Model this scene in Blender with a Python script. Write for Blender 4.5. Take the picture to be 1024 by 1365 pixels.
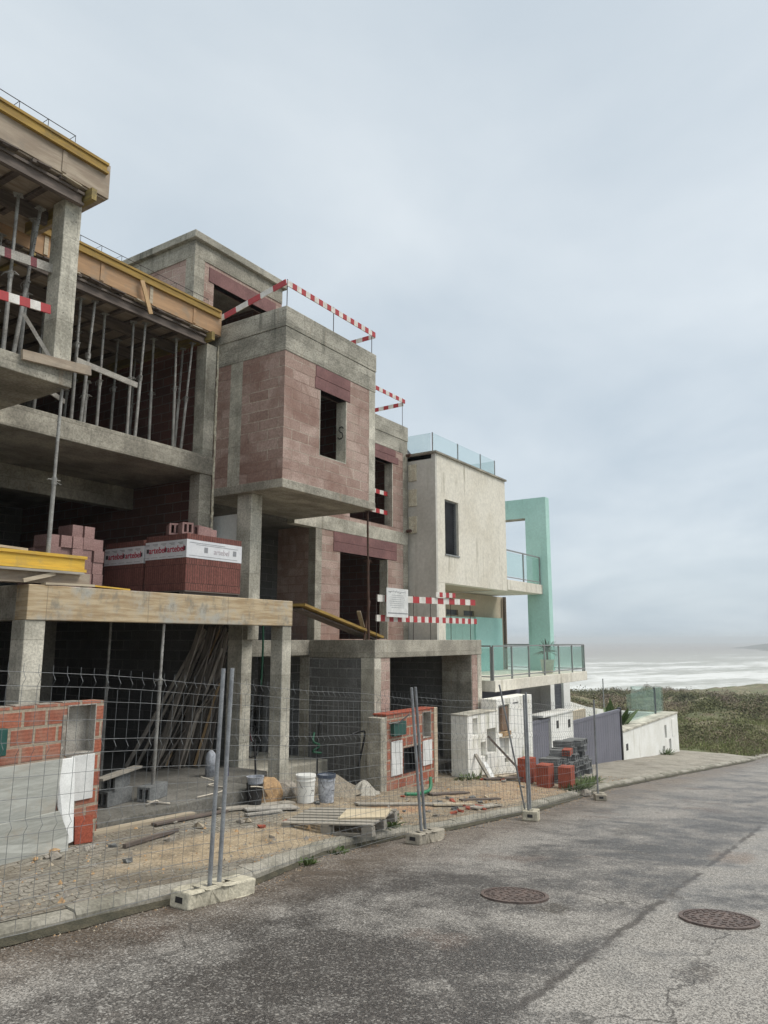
import bpy, bmesh, math, random
import numpy as np
from mathutils import Vector, Matrix
random.seed(7); rng = np.random.default_rng(7)
for o in list(bpy.data.objects): bpy.data.objects.remove(o)
S = bpy.context.scene
COL = S.collection

# ------------------------------------------------------------------ camera
cd = bpy.data.cameras.new("camera"); cam = bpy.data.objects.new("camera", cd); COL.objects.link(cam)
S.camera = cam
cam.location = (0, 0, 0)
YAW, PITCH = math.radians(33.596), math.radians(9.762)
fdir = Vector((math.cos(YAW) * math.cos(PITCH), math.sin(YAW) * math.cos(PITCH), math.sin(PITCH)))
cam.rotation_euler = fdir.to_track_quat('-Z', 'Y').to_euler()
cd.sensor_fit = 'VERTICAL'; cd.sensor_height = 24.0; cd.lens = 24.0 * 991.0 / 1365.0
cd.clip_start = 0.05; cd.clip_end = 30000

# ------------------------------------------------------------------ world, overcast
SUN_EL, SUN_AZ = math.radians(52), math.radians(-62)      # azimuth in the XY plane, from +X
W = bpy.data.worlds.new("World"); S.world = W; W.use_nodes = True
nt = W.node_tree; nt.nodes.clear()
def N(t, ty, **kw):
    n = t.nodes.new(ty)
    for k, v in kw.items(): setattr(n, k, v)
    return n
wo = N(nt, 'ShaderNodeOutputWorld')
sky = N(nt, 'ShaderNodeTexSky', sky_type='NISHITA', sun_disc=False, sun_elevation=SUN_EL,
        sun_rotation=math.radians(90) - SUN_AZ, air_density=1.0, dust_density=3.0)
b1 = N(nt, 'ShaderNodeBackground'); b1.inputs[1].default_value = 0.10
nt.links.new(sky.outputs[0], b1.inputs[0])
tc = N(nt, 'ShaderNodeTexCoord')
sp = N(nt, 'ShaderNodeSeparateXYZ'); nt.links.new(tc.outputs['Generated'], sp.inputs[0])
def wm(op, a, b=None, c=None, clamp=False):
    m = N(nt, 'ShaderNodeMath', operation=op, use_clamp=clamp)
    for i, x in enumerate((a, b, c)):
        if x is None: continue
        if isinstance(x, (int, float)): m.inputs[i].default_value = x
        else: nt.links.new(x, m.inputs[i])
    return m.outputs[0]
zz = wm('MAXIMUM', sp.outputs[2], 0.0)
den = wm('ADD', zz, 0.22)
cv = N(nt, 'ShaderNodeCombineXYZ')
nt.links.new(wm('DIVIDE', sp.outputs[0], den), cv.inputs[0]); nt.links.new(wm('DIVIDE', sp.outputs[1], den), cv.inputs[1])
n1 = N(nt, 'ShaderNodeTexNoise'); n1.inputs['Scale'].default_value = 1.15; n1.inputs['Detail'].default_value = 7; n1.inputs['Roughness'].default_value = .52
n1.inputs['Distortion'].default_value = .35
nt.links.new(cv.outputs[0], n1.inputs['Vector'])
cr = N(nt, 'ShaderNodeValToRGB'); cr.color_ramp.elements[0].position = .34; cr.color_ramp.elements[1].position = .66
cr.color_ramp.elements[0].color = (.435, .495, .55, 1); cr.color_ramp.elements[1].color = (.585, .63, .665, 1)
nt.links.new(n1.outputs[0], cr.inputs[0])
# overcast gradient, darkest at the horizon; zenith above the view boosted as added light
hz = N(nt, 'ShaderNodeValToRGB')
e = hz.color_ramp.elements; e[0].position = 0.0; e[0].color = (.92, .965, .985, 1); e[1].position = .14; e[1].color = (1.0, 1.02, 1.03, 1)
x_ = e.new(.72); x_.color = (1.04, 1.04, 1.03, 1); x_ = e.new(.86); x_.color = (2.7, 2.45, 2.15, 1); x_ = e.new(1.0); x_.color = (3.4, 3.0, 2.55, 1)
nt.links.new(zz, hz.inputs[0])
mx = N(nt, 'ShaderNodeMix', data_type='RGBA', blend_type='MULTIPLY'); mx.inputs[0].default_value = 1
nt.links.new(cr.outputs[0], mx.inputs[6]); nt.links.new(hz.outputs[0], mx.inputs[7])
b2 = N(nt, 'ShaderNodeBackground'); b2.inputs[1].default_value = 1.0
nt.links.new(mx.outputs[2], b2.inputs[0])
ms = N(nt, 'ShaderNodeMixShader'); ms.inputs[0].default_value = .9
nt.links.new(b1.outputs[0], ms.inputs[1]); nt.links.new(b2.outputs[0], ms.inputs[2])
nt.links.new(ms.outputs[0], wo.inputs[0])

sd = bpy.data.lights.new("sun", 'SUN'); sd.energy = 1.5; sd.angle = math.radians(25); sd.color = (1, .95, .87)
sun = bpy.data.objects.new("sun", sd); COL.objects.link(sun)
sv = Vector((math.cos(SUN_AZ) * math.cos(SUN_EL), math.sin(SUN_AZ) * math.cos(SUN_EL), math.sin(SUN_EL)))
sun.rotation_euler = sv.to_track_quat('Z', 'Y').to_euler(); sun.location = sv * 50
S.view_settings.view_transform = 'Standard'; S.view_settings.look = 'None'
S.view_settings.gamma = 1; S.view_settings.exposure = 0.42
S.render.engine = 'CYCLES'
S.cycles.max_bounces = 6; S.cycles.diffuse_bounces = 3; S.cycles.transparent_max_bounces = 12
S.cycles.volume_bounces = 0

# ------------------------------------------------------------------ materials
def newmat(name):
    m = bpy.data.materials.new(name); m.use_nodes = True
    t = m.node_tree; bs = t.nodes['Principled BSDF']
    return m, t, bs
def L(t, a, b): t.links.new(a, b)
def mth(t, op, a, b=None, c=None, clamp=False):
    m = N(t, 'ShaderNodeMath', operation=op, use_clamp=clamp)
    for i, x in enumerate((a, b, c)):
        if x is None: continue
        if isinstance(x, (int, float)): m.inputs[i].default_value = x
        else: L(t, x, m.inputs[i])
    return m.outputs[0]
def mixc(t, f, a, b, mode='MIX'):
    m = N(t, 'ShaderNodeMix', data_type='RGBA', blend_type=mode)
    for i, x in ((0, f), (6, a), (7, b)):
        if isinstance(x, (int, float)): m.inputs[i].default_value = x
        elif isinstance(x, tuple): m.inputs[i].default_value = (*x[:3], 1)
        else: L(t, x, m.inputs[i])
    return m.outputs[2]
def noise(t, vec, scale, detail=4, rough=.55, dist=0):
    n = N(t, 'ShaderNodeTexNoise'); n.inputs['Scale'].default_value = scale; n.inputs['Detail'].default_value = detail
    n.inputs['Roughness'].default_value = rough; n.inputs['Distortion'].default_value = dist
    if vec is not None: L(t, vec, n.inputs['Vector'])
    return n.outputs[0]
def mapr(t, x, a, b, c=0., d=1.):
    m = N(t, 'ShaderNodeMapRange', interpolation_type='SMOOTHSTEP')
    L(t, x, m.inputs[0])
    for i, v in ((1, a), (2, b), (3, c), (4, d)): m.inputs[i].default_value = v
    return m.outputs[0]
def ocoord(t, sc=(1, 1, 1), off=True):
    c = N(t, 'ShaderNodeTexCoord'); mp = N(t, 'ShaderNodeMapping'); mp.inputs[3].default_value = sc
    L(t, c.outputs['Object'], mp.inputs[0])
    return mp.outputs[0]
def setbump(t, bs, h, strength, dist=.01):
    b = N(t, 'ShaderNodeBump'); b.inputs['Strength'].default_value = strength; b.inputs['Distance'].default_value = dist
    L(t, h, b.inputs['Height']); L(t, b.outputs[0], bs.inputs['Normal'])
def objvar(t, col, amt):
    oi = N(t, 'ShaderNodeObjectInfo')
    v = mth(t, 'MULTIPLY_ADD', oi.outputs['Random'], 2 * amt, 1 - amt)
    cc = N(t, 'ShaderNodeCombineColor'); 
    for i in range(3): L(t, v, cc.inputs[i])
    return mixc(t, 1.0, col, cc.outputs[0], 'MULTIPLY')
def wallvec(t):
    c = N(t, 'ShaderNodeTexCoord')
    p = N(t, 'ShaderNodeSeparateXYZ'); L(t, c.outputs['Object'], p.inputs[0])
    n = N(t, 'ShaderNodeSeparateXYZ'); L(t, c.outputs['Normal'], n.inputs[0])
    ax, ay, az = (mth(t, 'ABSOLUTE', n.outputs[i]) for i in range(3))
    u = mth(t, 'ADD', mth(t, 'MULTIPLY', p.outputs[0], mth(t, 'MAXIMUM', ay, az)), mth(t, 'MULTIPLY', p.outputs[1], ax))
    w = mth(t, 'ADD', mth(t, 'MULTIPLY', p.outputs[2], mth(t, 'SUBTRACT', 1., az)), mth(t, 'MULTIPLY', p.outputs[1], az))
    k = N(t, 'ShaderNodeCombineXYZ'); L(t, u, k.inputs[0]); L(t, w, k.inputs[1])
    return k.outputs[0], c.outputs['Object']
def gen(name, c, c2=None, scale=2.5, fine=45, rough=.85, bump=.3, metal=0, streak=None, sc=(1, 1, 1), var=0, famt=.25, lo=.35, hi=.68, streak_amt=.6, spec=None, panels=None):
    """two-tone mottled surface with fine grain, optional rain streaks"""
    m, t, bs = newmat(name)
    v = ocoord(t, sc)
    c2 = c2 or tuple(x * .72 for x in c)
    f = mapr(t, noise(t, v, scale, 6, .6), lo, hi)
    col = mixc(t, f, c2, c)
    g = noise(t, v, fine, 4, .65)
    gm = mapr(t, g, .3, .7, 1 - famt, 1 + famt)
    cc = N(t, 'ShaderNodeCombineColor')
    for i in range(3): L(t, gm, cc.inputs[i])
    col = mixc(t, 1.0, col, cc.outputs[0], 'MULTIPLY')
    if streak:
        v2 = ocoord(t, (5, 5, .35))
        s = mapr(t, noise(t, v2, 1.0, 5, .6), .5, .72)
        s2 = mapr(t, noise(t, ocoord(t), .9, 3), .4, .65)
        col = mixc(t, mth(t, 'MULTIPLY', mth(t, 'MULTIPLY', s, s2), streak_amt), col, streak)
    hh = g
    if panels:
        pv, _o = wallvec(t); pb_ = N(t, 'ShaderNodeTexBrick'); L(t, pv, pb_.inputs['Vector']); pb_.inputs['Scale'].default_value = 1
        pb_.inputs['Brick Width'].default_value = panels[0]; pb_.inputs['Row Height'].default_value = panels[1]; pb_.inputs['Mortar Size'].default_value = .004; pb_.inputs['Mortar Smooth'].default_value = .5
        pb_.inputs['Color1'].default_value = (.78, .77, .74, 1); pb_.inputs['Color2'].default_value = (1.12, 1.11, 1.09, 1); pb_.inputs['Mortar'].default_value = (.45, .43, .40, 1)
        col = mixc(t, .8, col, pb_.outputs[0], 'MULTIPLY')
        hh = mth(t, 'MULTIPLY_ADD', pb_.outputs[1], -.8, g)
        rs_ = mapr(t, noise(t, ocoord(t, (7, 7, .5)), 1.3, 4, .6), .62, .74); col = mixc(t, mth(t, 'MULTIPLY', rs_, .45), col, (.27, .19, .115))
        pits = mapr(t, noise(t, v, 26, 2, .4), .68, .75); col = mixc(t, mth(t, 'MULTIPLY', pits, .55), col, (.07, .065, .055))
        hh = mth(t, 'MULTIPLY_ADD', pits, -1.0, hh)
    if var: col = objvar(t, col, var)
    L(t, col, bs.inputs['Base Color'])
    bs.inputs['Roughness'].default_value = rough; bs.inputs['Metallic'].default_value = metal
    if spec is not None: bs.inputs['Specular IOR Level'].default_value = spec
    if bump: setbump(t, bs, hh, bump, .012)
    return m
def brick(name, c1, c2, mortar, bw, bh, ms=.008, m2=None, grime=(.1, .09, .08), gr=.35, bump=.6, rough=.9, off=(0, 0), ribs=0, msm=.1):
    m, t, bs = newmat(name)
    v, ob = wallvec(t)
    wob = N(t, 'ShaderNodeVectorMath', operation='ADD'); L(t, v, wob.inputs[0]); wob.inputs[1].default_value = (off[0], off[1], 0)
    nz = N(t, 'ShaderNodeTexNoise'); nz.inputs['Scale'].default_value = 2.2; L(t, ob, nz.inputs['Vector'])
    sv_ = N(t, 'ShaderNodeVectorMath', operation='SCALE'); sv_.inputs[3].default_value = .018
    L(t, nz.outputs[1], sv_.inputs[0])
    w2 = N(t, 'ShaderNodeVectorMath', operation='ADD'); L(t, wob.outputs[0], w2.inputs[0]); L(t, sv_.outputs[0], w2.inputs[1])
    bt = N(t, 'ShaderNodeTexBrick'); bt.inputs['Scale'].default_value = 1
    bt.inputs['Brick Width'].default_value = bw; bt.inputs['Row Height'].default_value = bh
    bt.inputs['Mortar Size'].default_value = ms; bt.inputs['Mortar Smooth'].default_value = msm; bt.inputs['Bias'].default_value = 0
    bt.inputs['Color1'].default_value = (*c1, 1); bt.inputs['Color2'].default_value = (*c2, 1)
    L(t, w2.outputs[0], bt.inputs['Vector'])
    mm = mixc(t, mapr(t, noise(t, ob, .8, 4), .42, .6), m2 or mortar, mortar)
    L(t, mm, bt.inputs['Mortar'])
    col = bt.outputs[0]
    g = noise(t, ob, 30, 5, .65)
    gm = mapr(t, g, .3, .7, .75, 1.22)
    cc = N(t, 'ShaderNodeCombineColor')
    for i in range(3): L(t, gm, cc.inputs[i])
    col = mixc(t, 1., col, cc.outputs[0], 'MULTIPLY')
    st = mapr(t, noise(t, ob, .9, 7, .62, .8), .44, .68)
    col = mixc(t, mth(t, 'MULTIPLY', st, gr), col, grime)
    st2 = mapr(t, noise(t, ocoord(t, (3, 3, .6)), 1.2, 5, .6), .55, .75)
    col = mixc(t, mth(t, 'MULTIPLY', st2, .3), col, mortar)
    L(t, col, bs.inputs['Base Color']); bs.inputs['Roughness'].default_value = rough
    h = mth(t, 'MULTIPLY_ADD', bt.outputs[1], -1.2, mth(t, 'MULTIPLY', g, .35))
    if ribs:
        s3 = N(t, 'ShaderNodeSeparateXYZ'); L(t, v, s3.inputs[0])
        h = mth(t, 'ADD', h, mth(t, 'MULTIPLY', mth(t, 'SINE', mth(t, 'MULTIPLY', s3.outputs[1], ribs)), .07))
    setbump(t, bs, h, bump, .02)
    return m
def plain(name, c, rough=.6, metal=0, var=0, spec=None, trans=None):
    return gen(name, c, tuple(x * .85 for x in c), 6, 60, rough, .08, metal, var=var, famt=.08, spec=spec)
def glassmat(name, tint, a):
    m, t, bs = newmat(name)
    tr = N(t, 'ShaderNodeBsdfTransparent'); tr.inputs[0].default_value = (*tint, 1)
    gl = N(t, 'ShaderNodeBsdfGlossy'); gl.inputs['Roughness'].default_value = .05
    df = N(t, 'ShaderNodeBsdfDiffuse'); df.inputs[0].default_value = (.55, .75, .72, 1)
    mxs = N(t, 'ShaderNodeMixShader'); mxs.inputs[0].default_value = .10
    mx2 = N(t, 'ShaderNodeMixShader'); mx2.inputs[0].default_value = a
    L(t, tr.outputs[0], mxs.inputs[1]); L(t, gl.outputs[0], mxs.inputs[2])
    L(t, mxs.outputs[0], mx2.inputs[1]); L(t, df.outputs[0], mx2.inputs[2])
    L(t, mx2.outputs[0], t.nodes['Material Output'].inputs[0])
    return m
M = {}
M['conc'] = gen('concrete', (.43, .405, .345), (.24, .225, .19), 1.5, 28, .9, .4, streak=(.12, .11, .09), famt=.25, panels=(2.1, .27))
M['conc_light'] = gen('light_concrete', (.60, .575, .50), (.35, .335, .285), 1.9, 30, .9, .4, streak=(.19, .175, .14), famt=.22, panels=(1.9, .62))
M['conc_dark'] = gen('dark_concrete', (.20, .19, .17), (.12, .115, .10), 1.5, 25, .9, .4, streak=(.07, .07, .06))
M['band'] = gen('weathered_concrete_band', (.44, .42, .365), (.25, .24, .205), 1.3, 24, .92, .6, streak=(.08, .08, .065), famt=.3, streak_amt=.85, sc=(1, 1, 1.8), panels=(2.5, .25))
def formed():
    m, t, bs = newmat('board_formed_concrete')
    v = ocoord(t, (1.2, 1.2, 14)); v1 = ocoord(t)
    f = mapr(t, noise(t, v, 1.6, 5, .6, .3), .35, .65)
    col = mixc(t, f, (.36, .26, .15), (.52, .42, .28))
    col = mixc(t, mapr(t, noise(t, v1, 1.7, 5, .65), .46, .66), col, (.40, .385, .34))
    col = mixc(t, mth(t, 'MULTIPLY', mapr(t, noise(t, ocoord(t, (3, 3, 2)), 1.8, 6, .7), .5, .7), .75), col, (.20, .19, .16))
    sx = N(t, 'ShaderNodeSeparateXYZ'); L(t, v1, sx.inputs[0])
    fr = mth(t, 'ABSOLUTE', mth(t, 'SUBTRACT', mth(t, 'FRACT', mth(t, 'MULTIPLY', sx.outputs[0], .62)), .5))
    seam = mapr(t, fr, 0., .006, 1., 0.)
    col = mixc(t, mth(t, 'MULTIPLY', seam, .6), col, (.12, .10, .08))
    L(t, col, bs.inputs['Base Color']); bs.inputs['Roughness'].default_value = .88
    setbump(t, bs, noise(t, v, 6, 5, .6), .3, .01)
    return m
M['formed'] = formed()
PK1, PK2 = (.45, .335, .29), (.31, .21, .175)
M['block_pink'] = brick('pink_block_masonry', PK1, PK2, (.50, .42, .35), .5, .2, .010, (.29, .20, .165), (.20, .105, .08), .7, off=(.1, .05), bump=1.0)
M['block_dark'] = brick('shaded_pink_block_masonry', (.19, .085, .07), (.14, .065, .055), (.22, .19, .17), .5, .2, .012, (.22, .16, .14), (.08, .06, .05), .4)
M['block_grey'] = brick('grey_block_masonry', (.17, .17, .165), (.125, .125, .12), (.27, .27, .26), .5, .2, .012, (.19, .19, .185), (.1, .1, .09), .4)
M['brick_red'] = brick('red_hollow_brick_masonry', (.37, .115, .065), (.28, .085, .052), (.40, .33, .26), .3, .2, .02, (.34, .29, .22), (.36, .24, .18), .6, ribs=150, bump=.5, msm=.25)
M['lintel'] = gen('pink_lintel', (.235, .12, .115), (.165, .082, .08), 1.5, 20, .9, .3, famt=.15)
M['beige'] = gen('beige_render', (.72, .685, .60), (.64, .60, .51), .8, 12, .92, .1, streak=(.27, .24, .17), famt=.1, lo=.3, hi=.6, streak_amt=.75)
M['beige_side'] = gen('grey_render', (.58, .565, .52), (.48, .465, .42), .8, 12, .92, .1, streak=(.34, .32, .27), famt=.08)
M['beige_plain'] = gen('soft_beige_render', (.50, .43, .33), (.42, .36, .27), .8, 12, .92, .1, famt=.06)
M['mint'] = gen('mint_render', (.45, .69, .635), (.39, .62, .565), .7, 14, .9, .1, streak=(.20, .38, .32), famt=.06, streak_amt=.5)
M['mint_pale'] = gen('pale_mint_render', (.44, .71, .68), (.38, .65, .62), .7, 14, .9, .05, famt=.04)
M['white'] = gen('white_render', (.84, .83, .78), (.68, .66, .58), 1.6, 16, .9, .25, streak=(.30, .29, .17), famt=.12, lo=.28, hi=.5, streak_amt=.9)
M['white_clean'] = gen('clean_white_render', (.83, .83, .80), (.75, .745, .70), 1.4, 16, .9, .1, streak=(.45, .43, .33), famt=.06)
M['paper'] = plain('white_sheet', (.72, .73, .72), .7)
M['foam'] = gen('expanded_foam', (.66, .62, .50), (.50, .45, .34), 8, 30, .9, .6)
M['galv'] = gen('galvanised_steel', (.33, .345, .36), (.22, .23, .245), 5, 60, .5, .1, .35, famt=.15, var=.12)
M['prop'] = gen('prop_steel', (.36, .36, .34), (.20, .19, .175), 4, 50, .6, .2, .25, famt=.2, var=.2)
M['wire'] = gen('fence_wire', (.22, .23, .235), (.15, .155, .16), 5, 60, .55, 0, .3, famt=.1)
M['rust'] = gen('rusty_steel', (.12, .065, .045), (.07, .04, .03), 12, 60, .85, .3, .2)
M['rebar'] = gen('rebar_steel', (.075, .055, .05), (.05, .04, .038), 12, 60, .8, .2, .2)
M['grey_metal'] = plain('grey_metal_frame', (.30, .31, .31), .45, .3)
M['dark_metal'] = gen('dark_shutter', (.095, .10, .115), (.07, .073, .085), 3, 40, .5, .05, .2)
M['gate'] = gen('slate_gate_paint', (.175, .175, .215), (.15, .15, .185), 1.2, 25, .55, .05, .1, streak=(.24, .235, .26), famt=.05)
def woodmat(name, c, c2, ax=0, var=.15, sc=9, rough=.8, grime=None):
    m, t, bs = newmat(name)
    s = [sc, sc, sc]; s[ax] = .7
    v = ocoord(t, tuple(s))
    g = noise(t, v, 2.2, 5, .6, .5)
    col = mixc(t, mapr(t, g, .35, .68), c2, c)
    if grime: col = mixc(t, mth(t, 'MULTIPLY', mapr(t, noise(t, ocoord(t), 3.3, 5, .7), .48, .68), .7), col, grime)
    col = objvar(t, col, var)
    L(t, col, bs.inputs['Base Color']); bs.inputs['Roughness'].default_value = rough
    setbump(t, bs, g, .25, .006)
    return m
M['yellow'] = woodmat('yellow_formwork_beam', (.42, .27, .06), (.27, .17, .045), 0, .1, grime=(.17, .13, .06))
M['yellow_new'] = woodmat('bright_yellow_timber', (.72, .46, .06), (.55, .34, .05), 0, .05, grime=(.42, .30, .10))
M['yellow_y'] = woodmat('yellow_timber_end', (.34, .26, .09), (.20, .15, .06), 1, .1, grime=(.12, .10, .06))
M['ply'] = woodmat('orange_plywood', (.47, .29, .16), (.36, .22, .12), 0, .06, 5, grime=(.30, .235, .17))
M['ply_grey'] = woodmat('weathered_plywood', (.42, .35, .27), (.28, .22, .165), 0, .06, 5, grime=(.25, .21, .17))
M['wood_dark'] = woodmat('old_grey_timber', (.17, .135, .115), (.10, .08, .068), 0, .2)
M['wood_z'] = woodmat('stacked_old_timber', (.19, .165, .14), (.09, .078, .066), 2, .45)
M['wood_zp'] = woodmat('pale_stacked_timber', (.36, .32, .27), (.20, .175, .15), 2, .3)
M['wood_tan'] = woodmat('tan_timber', (.50, .34, .18), (.38, .25, .13), 2, .1)
M['wood_pale'] = woodmat('pale_board', (.50, .43, .32), (.37, .31, .23), 0, .2)
M['wood_board'] = woodmat('pale_yellow_board', (.66, .57, .41), (.54, .45, .31), 0, .03, 4)
M['wood_grey'] = woodmat('grey_board', (.38, .35, .30), (.25, .23, .195), 0, .2)
M['red'] = plain('red_paint', (.42, .03, .035), .5); M['wpaint'] = gen('white_paint', (.74, .72, .68), (.58, .55, .50), 6, 50, .55, .05, famt=.08)
M['redold'] = gen('faded_red_paint', (.20, .05, .06), (.14, .035, .045), 6, 50, .7, .05); M['greyold'] = gen('faded_white_paint', (.42, .40, .36), (.30, .28, .25), 5, 50, .7, .05)
M['greenp'] = plain('green_plastic', (.02, .20, .09), .5)
M['greens'] = plain('dull_green_strap', (.012, .085, .045), .7); M['greend'] = plain('dark_green_box', (.02, .09, .075), .4)
M['blackp'] = plain('black_plastic', (.02, .02, .022), .4); M['bluep'] = plain('blue_tool_handle', (.02, .025, .16), .4)
M['whitep'] = gen('white_bucket_plastic', (.80, .81, .79), (.74, .74, .70), 2, 30, .4, .02, famt=.03)
M['greyp'] = gen('cement_smeared_plastic', (.48, .50, .54), (.30, .32, .36), 7, 30, .6, .1)
M['bluelid'] = plain('dark_blue_rim', (.06, .08, .12), .5)
M['packbrick'] = brick('packed_dark_red_brick', (.20, .075, .06), (.155, .055, .045), (.05, .025, .02), .052, .31, .004, None, (.13, .06, .05), .3, bump=.9)
M['packside'] = brick('packed_brick_end', (.20, .085, .068), (.17, .07, .055), (.05, .025, .02), .42, .155, .004, None, (.13, .07, .055), .3, bump=.5)
M['pinkblock'] = gen('loose_pink_block', (.34, .215, .20), (.26, .155, .145), 3, 40, .92, .3, var=.14)
M['redbrick'] = gen('terracotta', (.36, .085, .045), (.28, .065, .038), 5, 50, .85, .3, var=.1)
M['greyblock'] = gen('grey_hollow_block', (.19, .195, .195), (.13, .135, .135), 5, 45, .9, .4, var=.22)
M['wrap'] = gen('white_wrap_film', (.70, .71, .73), (.62, .63, .66), 3, 20, .3, .05, famt=.04)
M['printr'] = plain('red_print', (.45, .03, .07), .5); M['printg'] = plain('grey_print', (.26, .27, .29), .5); M['printk'] = plain('dark_print', (.05, .05, .055), .5)
M['printf'] = plain('faint_print', (.55, .50, .53), .5)
M['tile'] = None
def marble():
    m, t, bs = newmat('grey_wood_look_tile')
    v = ocoord(t, (1.1, 1.1, 9))
    g = noise(t, v, 2.6, 8, .7, .5)
    col = mixc(t, mapr(t, g, .3, .7), (.24, .245, .22), (.36, .365, .335)); col = mixc(t, mth(t, 'MULTIPLY', mapr(t, noise(t, ocoord(t), 3, 5, .7), .5, .7), .5), col, (.30, .26, .20))
    sx = N(t, 'ShaderNodeSeparateXYZ'); L(t, ocoord(t), sx.inputs[0])
    L(t, col, bs.inputs['Base Color']); bs.inputs['Roughness'].default_value = .45
    return m
M['tile'] = marble()
M['sandrock'] = gen('tan_rock', (.44, .29, .15), (.34, .22, .12), 4, 30, .95, .5)
M['rubble'] = gen('grey_rubble', (.33, .30, .26), (.22, .20, .17), 8, 40, .95, .5)
M['glass'] = glassmat('green_tint_glass', (.88, .95, .935), .05)
M['glass_clear'] = glassmat('pale_glass', (.92, .965, .965), .05)
M['rope'] = plain('pale_rope', (.55, .50, .42), .9)
M['footblk'] = gen('cast_concrete_foot', (.56, .52, .41), (.40, .37, .29), 5, 35, .92, .5, famt=.2)
M['footblk2'] = gen('grey_cast_concrete_foot', (.40, .36, .29), (.27, .245, .20), 5, 35, .92, .5, famt=.2)
M['nicheb'] = gen('brown_block', (.24, .165, .11), (.17, .11, .075), 5, 40, .9, .4)
M['gutter'] = gen('gutter_dark_strip', (.075, .065, .042), (.04, .038, .024), 5, 60, .95, .7, famt=.4)  # dark mottled tone for the uneven strip at the kerb foot
M['kerb'] = gen('kerb_concrete', (.33, .31, .265), (.18, .17, .135), 1.6, 30, .93, .5, famt=.25)
M['manhole'] = gen('rusty_cast_iron', (.15, .11, .095), (.09, .068, .06), 8, 60, .6, .4, .2)
M['leaf'] = gen('banana_leaf', (.075, .13, .03), (.05, .09, .02), 4, 20, .5, .1)
M['weed'] = gen('weed_green', (.08, .13, .03), (.06, .09, .025), 4, 20, .7, .05)
M['spiky'] = gen('spiky_leaf', (.10, .14, .11), (.07, .10, .08), 4, 20, .6, .05)

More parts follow.
